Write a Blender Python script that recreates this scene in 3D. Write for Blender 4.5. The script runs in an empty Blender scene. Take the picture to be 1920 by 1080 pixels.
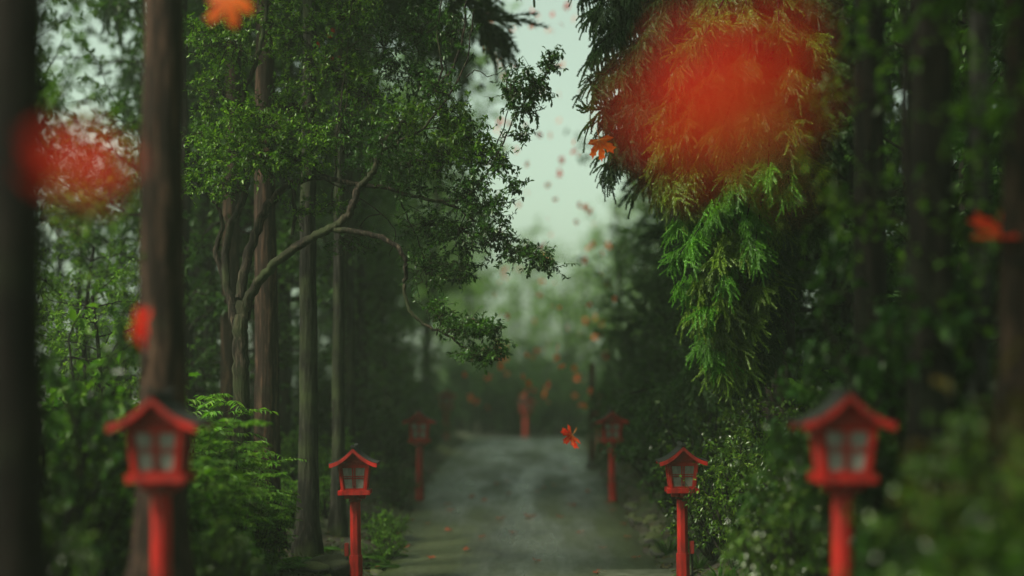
import bpy, bmesh, math, random
import numpy as np
from mathutils import Vector, Matrix
R = math.radians
rng = np.random.default_rng(7)
random.seed(7)
scene = bpy.context.scene
COL = scene.collection
F = 2637.0
HOR = 720.0

def P(px, py, d):
    return np.array([(px - 960.0) / F * d, d, (HOR - py) / F * d])

# ------------------------------------------------------------------ object helpers
def tag(o, label=None, cat=None, group=None, kind=None):
    if label: o['label'] = label
    if cat: o['category'] = cat
    if group: o['group'] = group
    if kind: o['kind'] = kind
    return o

def empty(name, loc=(0, 0, 0), rz=0.0):
    o = bpy.data.objects.new(name, None)
    COL.objects.link(o)
    o.location = tuple(float(v) for v in loc)
    o.rotation_euler = (0, 0, rz)
    o.empty_display_size = 0.2
    return o

def mesh_np(name, V, faces, mat, parent=None, smooth=False):
    """V (n,3); faces: list of int arrays (m,k)."""
    me = bpy.data.meshes.new(name)
    V = np.asarray(V, dtype=np.float32)
    faces = [np.asarray(f, dtype=np.int32) for f in faces if len(f)]
    nl = sum(f.size for f in faces)
    nf = sum(len(f) for f in faces)
    me.vertices.add(len(V)); me.vertices.foreach_set('co', V.ravel())
    me.loops.add(nl); me.loops.foreach_set('vertex_index', np.concatenate([f.ravel() for f in faces]))
    me.polygons.add(nf)
    starts, off = [], 0
    for f in faces:
        k = f.shape[1]
        starts.append(np.arange(len(f), dtype=np.int32) * k + off); off += f.size
    me.polygons.foreach_set('loop_start', np.concatenate(starts))
    if smooth:
        me.polygons.foreach_set('use_smooth', np.ones(nf, dtype=bool))
    me.update(calc_edges=True)
    for m in (mat if isinstance(mat, (list, tuple)) else [mat]):
        me.materials.append(m)
    o = bpy.data.objects.new(name, me)
    COL.objects.link(o)
    if parent is not None: o.parent = parent
    return o

def bm_obj(name, bm, mat, parent=None, smooth=False):
    me = bpy.data.meshes.new(name)
    bmesh.ops.recalc_face_normals(bm, faces=bm.faces)
    if smooth:
        for f in bm.faces: f.smooth = True
    bm.to_mesh(me); bm.free()
    for m in (mat if isinstance(mat, (list, tuple)) else [mat]):
        me.materials.append(m)
    o = bpy.data.objects.new(name, me)
    COL.objects.link(o)
    if parent is not None: o.parent = parent
    return o

KIDS = {}
def copy_tree(o, parent=None):
    c = o.copy(); COL.objects.link(c)
    if parent is not None: c.parent = parent
    for ch in list(o.children): copy_tree(ch, c)
    return c

# ------------------------------------------------------------------ materials
def new_mat(name):
    m = bpy.data.materials.new(name); m.use_nodes = True
    nt = m.node_tree; nt.nodes.clear()
    out = nt.nodes.new('ShaderNodeOutputMaterial')
    return m, nt, out

def N(nt, t, **kw):
    n = nt.nodes.new(t)
    for k, v in kw.items():
        if k in n.inputs: n.inputs[k].default_value = v
        else: setattr(n, k, v)
    return n

def ramp(nt, stops, fac):
    r = nt.nodes.new('ShaderNodeValToRGB')
    el = r.color_ramp.elements
    while len(el) < len(stops): el.new(0.5)
    for e, (p, c) in zip(el, stops):
        e.position = p; e.color = (*c, 1)
    nt.links.new(fac, r.inputs[0])
    return r.outputs[0]

def leaf_mat(name, cols, rough=0.4, trans=0.35, patch=1.2, spec=0.22, tcol=None):
    m, nt, out = new_mat(name)
    L = nt.links.new
    g = N(nt, 'ShaderNodeNewGeometry')
    cols = [(r_ * 0.92, g_, b_ * 0.5) for r_, g_, b_ in cols]
    n = len(cols)
    c1 = ramp(nt, [(i / max(1, n - 1), c) for i, c in enumerate(cols)], g.outputs['Random Per Island'])
    tc = N(nt, 'ShaderNodeTexCoord')
    nz = N(nt, 'ShaderNodeTexNoise', Scale=patch, Detail=2.0)
    L(tc.outputs['Object'], nz.inputs['Vector'])
    c2 = ramp(nt, [(0.35, (0.62, 0.62, 0.62)), (0.65, (1.3, 1.3, 1.2))], nz.outputs['Fac'])
    mx = N(nt, 'ShaderNodeMix', data_type='RGBA', blend_type='MULTIPLY')
    mx.inputs['Factor'].default_value = 1.0
    L(c1, mx.inputs['A']); L(c2, mx.inputs['B'])
    p = N(nt, 'ShaderNodeBsdfPrincipled', Roughness=rough)
    p.inputs['Specular IOR Level'].default_value = spec
    L(mx.outputs['Result'], p.inputs['Base Color'])
    t = N(nt, 'ShaderNodeBsdfTranslucent')
    mt = N(nt, 'ShaderNodeMix', data_type='RGBA', blend_type='MULTIPLY')
    mt.inputs['Factor'].default_value = 1.0
    mt.inputs['B'].default_value = (*(tcol or (1.25, 1.4, 0.5)), 1)
    L(mx.outputs['Result'], mt.inputs['A']); L(mt.outputs['Result'], t.inputs['Color'])
    ms = N(nt, 'ShaderNodeMixShader', Fac=trans)
    L(p.outputs[0], ms.inputs[1]); L(t.outputs[0], ms.inputs[2]); L(ms.outputs[0], out.inputs[0])
    return m

def bark_mat(name, dark, light, moss=None, stretch=10.0, bump=0.5, mossamt=0.55):
    m, nt, out = new_mat(name)
    L = nt.links.new
    tc = N(nt, 'ShaderNodeTexCoord')
    mp = N(nt, 'ShaderNodeMapping'); mp.inputs['Scale'].default_value = (stretch, stretch, stretch * 0.11)
    L(tc.outputs['Object'], mp.inputs['Vector'])
    nz = N(nt, 'ShaderNodeTexNoise', Scale=2.2, Detail=8.0, Roughness=0.65)
    L(mp.outputs[0], nz.inputs['Vector'])
    c = ramp(nt, [(0.36, tuple(v * 0.6 for v in dark)), (0.5, dark), (0.66, light)], nz.outputs['Fac'])
    if moss:
        n2 = N(nt, 'ShaderNodeTexNoise', Scale=1.7, Detail=5.0)
        L(tc.outputs['Object'], n2.inputs['Vector'])
        f = ramp(nt, [(mossamt - 0.05, (0, 0, 0)), (mossamt + 0.15, (1, 1, 1))], n2.outputs['Fac'])
        mx = N(nt, 'ShaderNodeMix', data_type='RGBA')
        mx.inputs['B'].default_value = (*moss, 1)
        L(f, mx.inputs['Factor']); L(c, mx.inputs['A']); c = mx.outputs['Result']
    p = N(nt, 'ShaderNodeBsdfPrincipled', Roughness=0.9); p.inputs['Specular IOR Level'].default_value = 0.12
    b = N(nt, 'ShaderNodeBump', Strength=min(1.0, bump * 1.4), Distance=0.05)
    L(nz.outputs['Fac'], b.inputs['Height']); L(b.outputs[0], p.inputs['Normal'])
    L(c, p.inputs['Base Color']); L(p.outputs[0], out.inputs[0])
    return m

def paint_mat(name, col, dirt, rough=0.5, scale=14.0, lo=0.35, hi=0.75):
    m, nt, out = new_mat(name)
    L = nt.links.new
    tc = N(nt, 'ShaderNodeTexCoord')
    mp = N(nt, 'ShaderNodeMapping'); mp.inputs['Scale'].default_value = (1.0, 1.0, 0.35)
    L(tc.outputs['Object'], mp.inputs['Vector'])
    nz = N(nt, 'ShaderNodeTexNoise', Scale=scale, Detail=7.0, Roughness=0.6)
    L(mp.outputs[0], nz.inputs['Vector'])
    c = ramp(nt, [(lo, dirt), (hi, col)], nz.outputs['Fac'])
    p = N(nt, 'ShaderNodeBsdfPrincipled'); p.inputs['Specular IOR Level'].default_value = 0.25
    rr = N(nt, 'ShaderNodeMapRange'); rr.inputs['To Min'].default_value = rough + 0.2; rr.inputs['To Max'].default_value = rough
    L(nz.outputs['Fac'], rr.inputs['Value']); L(rr.outputs[0], p.inputs['Roughness'])
    b = N(nt, 'ShaderNodeBump', Strength=0.12, Distance=0.01)
    L(nz.outputs['Fac'], b.inputs['Height']); L(b.outputs[0], p.inputs['Normal'])
    L(c, p.inputs['Base Color']); L(p.outputs[0], out.inputs[0])
    return m

M = {}
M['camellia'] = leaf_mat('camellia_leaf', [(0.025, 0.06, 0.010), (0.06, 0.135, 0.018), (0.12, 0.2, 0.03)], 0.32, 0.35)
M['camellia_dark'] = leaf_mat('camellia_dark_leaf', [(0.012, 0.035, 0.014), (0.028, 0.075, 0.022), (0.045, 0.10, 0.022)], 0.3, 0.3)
M['glossy'] = leaf_mat('glossy_shrub_leaf', [(0.025, 0.06, 0.010), (0.06, 0.125, 0.018), (0.12, 0.18, 0.035)], 0.27, 0.3, 2.0, 0.6)
M['bright'] = leaf_mat('bright_shrub_leaf', [(0.05, 0.13, 0.02), (0.09, 0.2, 0.035), (0.14, 0.24, 0.05)], 0.4, 0.4)
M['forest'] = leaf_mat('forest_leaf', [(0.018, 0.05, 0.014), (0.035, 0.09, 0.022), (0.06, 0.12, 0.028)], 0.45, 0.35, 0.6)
M['pale'] = leaf_mat('pale_forest_leaf', [(0.07, 0.15, 0.035), (0.11, 0.2, 0.05), (0.15, 0.24, 0.07)], 0.5, 0.5, 0.5)  # paleness put into the leaf colour helps far trees dissolve in mist
M['brown_leaf'] = leaf_mat('withered_leaf', [(0.09, 0.05, 0.02), (0.14, 0.085, 0.03), (0.09, 0.1, 0.03)], 0.5, 0.35)
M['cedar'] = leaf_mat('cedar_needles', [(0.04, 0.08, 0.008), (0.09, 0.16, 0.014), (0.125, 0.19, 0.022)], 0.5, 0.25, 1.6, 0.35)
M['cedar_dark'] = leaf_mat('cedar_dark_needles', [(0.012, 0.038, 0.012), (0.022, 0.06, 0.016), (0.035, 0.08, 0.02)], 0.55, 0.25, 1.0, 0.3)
M['fern'] = leaf_mat('fern_leaf', [(0.03, 0.09, 0.02), (0.06, 0.14, 0.025)], 0.45, 0.35)
M['litter'] = leaf_mat('litter_leaf', [(0.04, 0.028, 0.016), (0.07, 0.05, 0.025), (0.03, 0.055, 0.018), (0.035, 0.08, 0.02)], 0.6, 0.15)
M['bark_red'] = bark_mat('cedar_bark', (0.02, 0.012, 0.009), (0.095, 0.052, 0.034), (0.05, 0.06, 0.03), 9.0, 0.7, 0.66)
M['bark_grey'] = bark_mat('grey_bark', (0.012, 0.011, 0.009), (0.05, 0.046, 0.036), (0.04, 0.052, 0.02), 12.0, 0.8, 0.52)
M['bark_dark'] = bark_mat('dark_bark', (0.008, 0.006, 0.005), (0.028, 0.021, 0.017), (0.02, 0.024, 0.012), 8.0, 0.6, 0.6)
M['bark_pale'] = bark_mat('pale_bark', (0.02, 0.018, 0.016), (0.11, 0.105, 0.095), (0.03, 0.04, 0.02), 6.0, 0.4, 0.6)
M['bark_limb'] = bark_mat('limb_bark', (0.012, 0.009, 0.007), (0.075, 0.054, 0.038), (0.028, 0.036, 0.014), 14.0, 0.6, 0.53)
M['red'] = paint_mat('vermilion_paint', (0.42, 0.012, 0.008), (0.17, 0.008, 0.006), 0.42, 9.0, 0.36, 0.66)
M['red_dark'] = paint_mat('worn_dark_red_paint', (0.30, 0.018, 0.012), (0.10, 0.010, 0.008), 0.5, 16.0)
M['roof'] = paint_mat('weathered_copper_roof', (0.026, 0.025, 0.023), (0.010, 0.011, 0.009), 0.75, 18.0)
M['screen'] = paint_mat('frosted_pane', (0.30, 0.285, 0.255), (0.14, 0.135, 0.12), 0.35, 22.0)
M['metal'] = paint_mat('dark_conduit', (0.05, 0.045, 0.04), (0.02, 0.02, 0.02), 0.5)
M['wood_post'] = bark_mat('dark_post_wood', (0.04, 0.010, 0.008), (0.11, 0.022, 0.016), None, 12.0, 0.3)

def maple_mat(name, a, b, c):
    m, nt, out = new_mat(name); L = nt.links.new
    tc = N(nt, 'ShaderNodeTexCoord')
    nz = N(nt, 'ShaderNodeTexNoise', Scale=6.0, Detail=4.0)
    L(tc.outputs['Object'], nz.inputs['Vector'])
    col = ramp(nt, [(0.3, a), (0.5, b), (0.72, c)], nz.outputs['Fac'])
    p = N(nt, 'ShaderNodeBsdfPrincipled', Roughness=0.5); p.inputs['Specular IOR Level'].default_value = 0.12
    t = N(nt, 'ShaderNodeBsdfTranslucent')
    L(col, p.inputs['Base Color']); L(col, t.inputs['Color'])
    ms = N(nt, 'ShaderNodeMixShader', Fac=0.55)
    L(p.outputs[0], ms.inputs[1]); L(t.outputs[0], ms.inputs[2]); L(ms.outputs[0], out.inputs[0])
    return m
M['maple'] = maple_mat('scarlet_maple_leaf', (0.5, 0.012, 0.006), (0.65, 0.025, 0.008), (0.78, 0.11, 0.012))
M['maple_orange'] = maple_mat('orange_maple_leaf', (0.6, 0.05, 0.01), (0.75, 0.12, 0.015), (0.8, 0.22, 0.02))
M['maple_red'] = maple_mat('crimson_maple_leaf', (0.5, 0.008, 0.008), (0.68, 0.014, 0.010), (0.75, 0.05, 0.012))
M['maple_far'] = maple_mat('coral_maple_leaf', (0.7, 0.08, 0.03), (0.85, 0.16, 0.05), (0.9, 0.28, 0.08))
M['maple_wet'] = maple_mat('faded_maple_leaf', (0.2, 0.05, 0.025), (0.34, 0.08, 0.04), (0.36, 0.14, 0.06))
M['vein'] = paint_mat('leaf_vein', (0.75, 0.3, 0.05), (0.6, 0.18, 0.04), 0.5)

def stone_mat(name='mossy_stone', k=1.0):
    m, nt, out = new_mat(name); L = nt.links.new
    tc = N(nt, 'ShaderNodeTexCoord'); g = N(nt, 'ShaderNodeNewGeometry')
    n1 = N(nt, 'ShaderNodeTexNoise', Scale=9.0, Detail=8.0, Roughness=0.65); L(tc.outputs['Object'], n1.inputs['Vector'])
    n2 = N(nt, 'ShaderNodeTexNoise', Scale=4.0, Detail=5.0); L(tc.outputs['Object'], n2.inputs['Vector'])
    c = ramp(nt, [(0.3, (0.05 * k, 0.045 * k, 0.038 * k)), (0.7, (0.17 * k, 0.16 * k, 0.14 * k))], n1.outputs['Fac'])
    ms = ramp(nt, [(0.3, (0.04 * k, 0.055 * k, 0.010 * k)), (0.7, (0.10 * k, 0.125 * k, 0.026 * k))], n1.outputs['Fac'])
    sp = N(nt, 'ShaderNodeSeparateXYZ'); L(g.outputs['Normal'], sp.inputs[0])
    ad = N(nt, 'ShaderNodeMath', operation='ADD'); L(sp.outputs['Z'], ad.inputs[0]); L(n2.outputs['Fac'], ad.inputs[1])
    f = ramp(nt, [(0.62, (0, 0, 0)), (0.9, (1, 1, 1))], ad.outputs[0])
    mx = N(nt, 'ShaderNodeMix', data_type='RGBA'); L(f, mx.inputs['Factor']); L(c, mx.inputs['A']); L(ms, mx.inputs['B'])
    p = N(nt, 'ShaderNodeBsdfPrincipled', Roughness=0.8)
    b = N(nt, 'ShaderNodeBump', Strength=0.7, Distance=0.04); L(n1.outputs['Fac'], b.inputs['Height']); L(b.outputs[0], p.inputs['Normal'])
    L(mx.outputs['Result'], p.inputs['Base Color']); L(p.outputs[0], out.inputs[0])
    return m
M['stone'] = stone_mat('mossy_stone', 0.72); M['stone_dark'] = stone_mat('dark_stone', 0.3)

def ground_mat():
    m, nt, out = new_mat('forest_soil'); L = nt.links.new
    tc = N(nt, 'ShaderNodeTexCoord')
    n1 = N(nt, 'ShaderNodeTexNoise', Scale=0.9, Detail=6.0); L(tc.outputs['Object'], n1.inputs['Vector'])
    n2 = N(nt, 'ShaderNodeTexNoise', Scale=14.0, Detail=8.0, Roughness=0.7); L(tc.outputs['Object'], n2.inputs['Vector'])
    c = ramp(nt, [(0.3, (0.014, 0.010, 0.007)), (0.7, (0.042, 0.031, 0.02))], n2.outputs['Fac'])
    c2 = ramp(nt, [(0.3, (0.02, 0.03, 0.010)), (0.7, (0.05, 0.065, 0.02))], n2.outputs['Fac'])
    f = ramp(nt, [(0.42, (0, 0, 0)), (0.6, (1, 1, 1))], n1.outputs['Fac'])
    mx = N(nt, 'ShaderNodeMix', data_type='RGBA'); L(f, mx.inputs['Factor']); L(c, mx.inputs['A']); L(c2, mx.inputs['B'])
    p = N(nt, 'ShaderNodeBsdfPrincipled', Roughness=0.9)
    b = N(nt, 'ShaderNodeBump', Strength=0.8, Distance=0.06); L(n2.outputs['Fac'], b.inputs['Height']); L(b.outputs[0], p.inputs['Normal'])
    L(mx.outputs['Result'], p.inputs['Base Color']); L(p.outputs[0], out.inputs[0])
    return m
M['ground'] = ground_mat()

def path_mat():
    m, nt, out = new_mat('damp_mossy_asphalt'); L = nt.links.new
    tc = N(nt, 'ShaderNodeTexCoord')
    mp = N(nt, 'ShaderNodeMapping'); mp.inputs['Scale'].default_value = (1.0, 0.16, 1.0)
    L(tc.outputs['Object'], mp.inputs['Vector'])
    big = N(nt, 'ShaderNodeTexNoise', Scale=1.0, Detail=6.0, Roughness=0.6); L(mp.outputs[0], big.inputs['Vector'])
    mp2 = N(nt, 'ShaderNodeMapping'); mp2.inputs['Scale'].default_value = (0.9, 0.3, 1.0); mp2.inputs['Location'].default_value = (7.3, 2.1, 0)
    L(tc.outputs['Object'], mp2.inputs['Vector'])
    st = N(nt, 'ShaderNodeTexNoise', Scale=0.9, Detail=7.0, Roughness=0.62); L(mp2.outputs[0], st.inputs['Vector'])
    fine = N(nt, 'ShaderNodeTexNoise', Scale=38.0, Detail=5.0, Roughness=0.7); L(tc.outputs['Object'], fine.inputs['Vector'])
    mid = N(nt, 'ShaderNodeTexNoise', Scale=9.0, Detail=8.0, Roughness=0.75); L(tc.outputs['Object'], mid.inputs['Vector'])
    fine = mid
    asp = ramp(nt, [(0.36, (0.017, 0.019, 0.013)), (0.66, (0.08, 0.088, 0.062))], fine.outputs['Fac'])
    mos = ramp(nt, [(0.3, (0.014, 0.022, 0.004)), (0.64, (0.034, 0.047, 0.009))], fine.outputs['Fac'])
    sx_ = N(nt, 'ShaderNodeSeparateXYZ'); L(tc.outputs['Object'], sx_.inputs[0])
    ab = N(nt, 'ShaderNodeMath', operation='ABSOLUTE'); L(sx_.outputs['X'], ab.inputs[0])
    er = N(nt, 'ShaderNodeMapRange'); er.inputs['From Min'].default_value = 1.3; er.inputs['From Max'].default_value = 1.95; er.inputs['To Max'].default_value = 0.32
    L(ab.outputs[0], er.inputs['Value'])
    sm_ = N(nt, 'ShaderNodeMath', operation='ADD'); L(er.outputs[0], sm_.inputs[0]); L(big.outputs['Fac'], sm_.inputs[1])
    f = ramp(nt, [(0.4, (0, 0, 0)), (0.58, (1, 1, 1))], sm_.outputs[0])
    mx = N(nt, 'ShaderNodeMix', data_type='RGBA'); L(f, mx.inputs['Factor']); L(asp, mx.inputs['A']); L(mos, mx.inputs['B'])
    dk = ramp(nt, [(0.52, (1, 1, 1)), (0.68, (0.22, 0.2, 0.19))], st.outputs['Fac'])
    m2 = N(nt, 'ShaderNodeMix', data_type='RGBA', blend_type='MULTIPLY'); m2.inputs['Factor'].default_value = 1.0
    L(mx.outputs['Result'], m2.inputs['A']); L(dk, m2.inputs['B'])
    p = N(nt, 'ShaderNodeBsdfPrincipled')
    rr = ramp(nt, [(0.38, (0.26, 0.26, 0.26)), (0.62, (0.65, 0.75, 0.75))], big.outputs['Fac'])
    L(rr, p.inputs['Roughness'])
    b = N(nt, 'ShaderNodeBump', Strength=0.9, Distance=0.03); L(fine.outputs['Fac'], b.inputs['Height']); L(b.outputs[0], p.inputs['Normal'])
    L(m2.outputs['Result'], p.inputs['Base Color']); L(p.outputs[0], out.inputs[0])
    return m
M['path'] = path_mat()
M['slab'] = paint_mat('mossy_concrete', (0.11, 0.12, 0.085), (0.035, 0.045, 0.022), 0.7, 5.0)

# ------------------------------------------------------------------ terrain
_py = np.arange(-40, 240, 0.5)
_hz = np.interp(_py, [-40, 0, 8, 9.2, 12.5, 17.3, 21, 26, 33, 40, 50, 57, 80, 240],
                [-1.5, -1.6, -1.68, -1.78, -2.15, -2.51, -2.38, -2.11, -1.98, -1.95, -1.88, -2.3, -3.0, -3.0])
_k = np.ones(7) / 7
_hz = np.convolve(np.pad(_hz, 3, mode='edge'), _k, mode='valid')
def hp(y): return np.interp(y, _py, _hz)
def cx(y): return np.interp(y, [0, 28, 42, 50, 54, 60, 70, 240], [0.06, 0.08, 0.25, 0.45, 1.2, 4.0, 12.0, 12.0])
def hw(y): return np.interp(y, [0, 16, 20, 30, 50, 240], [1.95, 1.98, 1.95, 1.95, 2.1, 2.1])
def sm(x): x = np.clip(x, 0, 1); return x * x * (3 - 2 * x)
def ground_z(x, y):
    x = np.asarray(x, dtype=float); y = np.asarray(y, dtype=float)
    s = x - cx(y)
    d = np.abs(s) - hw(y)
    dd = np.clip(d, 0, None)
    left = 0.07 * sm(dd / 0.4) + 0.28 * (1 - np.exp(-dd / 1.8)) + 0.05 * np.clip(dd, 0, 30)
    right = 0.07 * sm(dd / 0.4) + 1.1 * (1 - np.exp(-dd / 3.0)) + 0.05 * np.clip(dd, 0, 30)
    b = np.where(s < 0, left, right)
    w = 0.05 * np.sin(x * 2.1 + y * 0.7) * np.sin(y * 1.7 - x) * sm(dd / 0.5) + 0.12 * np.sin(x * 0.6 + 1) * np.sin(y * 0.5) * sm(dd / 2)
    return hp(y) + b + w - 0.035 * sm((-d) / 0.12)
def gz(x, y): return float(ground_z(x, y))

def grid(xs, ys):
    X, Y = np.meshgrid(xs, ys)
    nx, ny = len(xs), len(ys)
    i = np.arange(nx * ny).reshape(ny, nx)
    q = np.stack([i[:-1, :-1], i[:-1, 1:], i[1:, 1:], i[1:, :-1]], -1).reshape(-1, 4)
    return X, Y, q
xs = np.concatenate([np.linspace(-140, -14, 30), np.linspace(-13, 13, 170), np.linspace(14, 140, 30)])
ys = np.concatenate([np.linspace(-40, 1, 12), np.linspace(2, 62, 200), np.linspace(64, 220, 40)])
X, Y, q = grid(xs, ys)
g = mesh_np('ground', np.stack([X, Y, ground_z(X, Y)], -1).reshape(-1, 3), [q], M['ground'], smooth=True)
tag(g, 'damp forest floor of dark soil and moss', 'ground', kind='structure')

ys = np.linspace(1.0, 72, 420); u = np.linspace(-1, 1, 25)
U, Y = np.meshgrid(u, ys)
edge = hw(Y) + 0.07 * np.sin(Y * 2.3 + np.sign(U)) + 0.05 * np.sin(Y * 5.1 + 2 * np.sign(U))
X = cx(Y) + U * edge
Z = hp(Y) + 0.012 * (1 - U ** 2) - 0.05 * (np.abs(U) > 0.99) + 0.006 * np.sin(X * 3 + Y) * (np.abs(U) < 0.9)
_, _, q = grid(u, ys)
pth = mesh_np('path', np.stack([X, Y, Z], -1).reshape(-1, 3), [q], M['path'], smooth=True)
tag(pth, 'damp grey path with green moss running into the mist', 'path', kind='structure')

# concrete slab that the right lantern stands on
bm = bmesh.new()
bmesh.ops.create_cube(bm, size=1)
for v in bm.verts:
    v.co = Vector((v.co.x * 1.5, v.co.y * 1.5, v.co.z * 0.12))
bmesh.ops.bevel(bm, geom=bm.edges[:], offset=0.015, segments=2, affect='EDGES')
sl = bm_obj('concrete_slab', bm, M['slab'])
sl.location = (1.92, 17.6, float(hp(17.6)) - 0.02); sl.rotation_euler = (0.02, 0, R(6))
tag(sl, 'mossy concrete slab under the red lantern by the stone row', 'slab')

# ------------------------------------------------------------------ geometry generators
def unit(v):
    v = np.asarray(v, dtype=float)
    return v / np.maximum(np.linalg.norm(v, axis=-1, keepdims=True), 1e-9)

def basis(d, nrm):
    d = unit(d)
    s = unit(np.cross(d, nrm))
    n = np.cross(s, d)
    return s, d, n

LEAF_V = np.array([[0, 0, 0], [0.23, 0.28, 0.07], [0.2, 0.62, 0.06], [0, 1, -0.1], [-0.2, 0.62, 0.06], [-0.23, 0.28, 0.07]])
LEAF_Q = np.array([[0, 1, 2, 3], [0, 3, 4, 5]])
LANCE_V = LEAF_V * np.array([0.5, 1, 0.6]); LANCE_V[3, 2] = -0.18
def stamp(tv, tf, pos, d, nrm, size):
    s, d, n = basis(d, nrm)
    size = np.asarray(size, dtype=float)[:, None, None]
    V = pos[:, None, :] + size * (tv[None, :, 0:1] * s[:, None, :] + tv[None, :, 1:2] * d[:, None, :] + tv[None, :, 2:3] * n[:, None, :])
    k = len(tv)
    Fq = (tf[None] + (np.arange(len(pos)) * k)[:, None, None]).reshape(-1, tf.shape[1])
    return V.reshape(-1, 3), Fq

def tube(pts, rad, n=7, ridge=0.0, seed=0):
    pts = np.asarray(pts, dtype=float); rad = np.asarray(rad, dtype=float)
    t = np.gradient(pts, axis=0); t = unit(t)
    ref = np.array([0.31, 0.93, 0.2]) if abs(t[0, 2]) > 0.5 else np.array([0.1, 0.2, 1.0])
    a = unit(np.cross(t, ref)); b = np.cross(t, a)
    th = np.linspace(0, 2 * np.pi, n, endpoint=False)
    rr = np.ones((len(pts), n))
    if ridge:
        r = np.random.default_rng(seed)
        for f in (3, 5, 9, 14, 19):
            ph = r.uniform(0, 6.28); tw = r.uniform(-0.6, 0.6)
            rr += ridge * r.uniform(0.4, 1) * np.sin(f * th[None, :] + ph + tw * pts[:, 2:3] * 1.5)
    V = pts[:, None, :] + (rad[:, None] * rr)[:, :, None] * (np.cos(th)[None, :, None] * a[:, None, :] + np.sin(th)[None, :, None] * b[:, None, :])
    m = len(pts); i = np.arange(m * n).reshape(m, n); j = np.roll(i, -1, axis=1)
    q = np.stack([i[:-1], j[:-1], j[1:], i[1:]], -1).reshape(-1, 4)
    return V.reshape(-1, 3), q

class Acc:
    def __init__(s): s.v = []; s.f = {}; s.n = 0
    def add(s, V, Fq):
        s.v.append(V); s.f.setdefault(Fq.shape[1], []).append(Fq + s.n); s.n += len(V)
    def build(s, name, mat, parent=None, smooth=False):
        return mesh_np(name, np.concatenate(s.v), [np.concatenate(x) for x in s.f.values()], mat, parent, smooth)

def smooth_line(pts, k=6):
    """Catmull-Rom through pts (n,m)."""
    pts = np.asarray(pts, dtype=float)
    p = np.vstack([2 * pts[0] - pts[1], pts, 2 * pts[-1] - pts[-2]])
    out = []
    for i in range(1, len(p) - 2):
        for t in np.linspace(0, 1, k, endpoint=False):
            a, b, c, d = p[i - 1], p[i], p[i + 1], p[i + 2]
            out.append(0.5 * (2 * b + (c - a) * t + (2 * a - 5 * b + 4 * c - d) * t * t + (3 * b - a - 3 * c + d) * t ** 3))
    out.append(pts[-1])
    return np.array(out)

def wander(start, d, length, r, n=7, wig=0.25, grav=0.0):
    p = np.array(start, dtype=float); d = unit(d)
    pts = [p.copy()]
    for i in range(n):
        d = unit(d + r.normal(0, wig, 3) + np.array([0, 0, grav]))
        p = p + d * length / n
        pts.append(p.copy())
    return np.array(pts)

def leaves_on(pts, r, per, size, tv=LEAF_V, droop=0.25, spread=0.9, from_t=0.2):
    """leaf arrays along a twig."""
    n = per
    t = r.uniform(from_t, 1.0, n) * (len(pts) - 1)
    i = np.minimum(t.astype(int), len(pts) - 2); f = (t - i)[:, None]
    pos = pts[i] * (1 - f) + pts[i + 1] * f
    ax = unit(pts[i + 1] - pts[i])
    d = unit(ax * 0.6 + r.normal(0, spread, (n, 3)) * 0.75 + np.array([0, 0, -droop]))
    nr = unit(r.normal(0, 0.45, (n, 3)) + np.array([0, 0, 1.0]))
    return pos, d, nr, r.uniform(size[0], size[1], n)

def push_leaves(acc, data, tv=LEAF_V):
    pos, d, nr, s = [np.concatenate(x) for x in zip(*data)]
    V, Fq = stamp(tv, LEAF_Q, pos, d, nr, s)
    acc.add(V, Fq)

# cedar frond template: a hanging spray of needle strings
def frond_template(seed, ns=8, step=0.045, nl=0.075, nw=0.019, core=0.016):
    r = np.random.default_rng(seed)
    tris = []
    def strand(p0, d0, length, down):
        m = max(3, int(length / step)); p = np.array(p0, float); d = unit(d0); prev = None
        for k in range(m):
            d = unit(d + np.array([0, 0, -down / m]) + r.normal(0, 0.04, 3))
            for _ in range(3):
                o = r.normal(0, 1, 3); o = unit(o - d * np.dot(o, d))
                nd = unit(d * 0.85 + o * 0.6)
                w = unit(np.cross(nd, r.normal(0, 1, 3))) * nw * (1.1 - 0.5 * k / m)
                tris.append([p - w, p + w, p + nd * nl * r.uniform(0.7, 1.2)])
            q_ = p + d * length / m
            w = unit(np.cross(d, [0.3, 0.2, 1.0])) * core; v = unit(np.cross(d, w)) * core
            for e in (w, v): tris.append([p - e, p + e, q_ + e * 0.8]); tris.append([p - e, q_ + e * 0.8, q_ - e * 0.8])
            p = q_
    axis = wander((0, 0, 0), (0, 1, 0), 0.75, r, 10, 0.06, -0.03)
    strand((0, 0, 0), (0, 1, 0), 1.0, 0.75)
    for k in range(ns):
        t = 0.06 + 0.8 * k / ns
        i = int(t * 10); p = axis[min(i, 9)]
        sd = 1 if k % 2 else -1
        a = r.uniform(0.2, 0.6)
        strand(p, (sd * math.sin(a), math.cos(a), r.uniform(-0.15, 0.2)), r.uniform(0.35, 0.6) * (1.1 - 0.5 * t), r.uniform(0.4, 1.0))
    T = np.array(tris).reshape(-1, 3)
    return T, np.arange(len(T)).reshape(-1, 3)
FROND = [frond_template(s) for s in (11, 12, 13)]
FROND_LO = [frond_template(s, 6, 0.075, 0.13, 0.026) for s in (21, 22, 23)]

def fronds(acc, pos, d, nrm, size, r, T=FROND):
    which = r.integers(0, len(T), len(pos))
    for k in range(len(T)):
        m = which == k
        if m.any():
            V, Fq = stamp(T[k][0], T[k][1], pos[m], d[m], nrm[m], size[m])
            acc.add(V, Fq)

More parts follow.
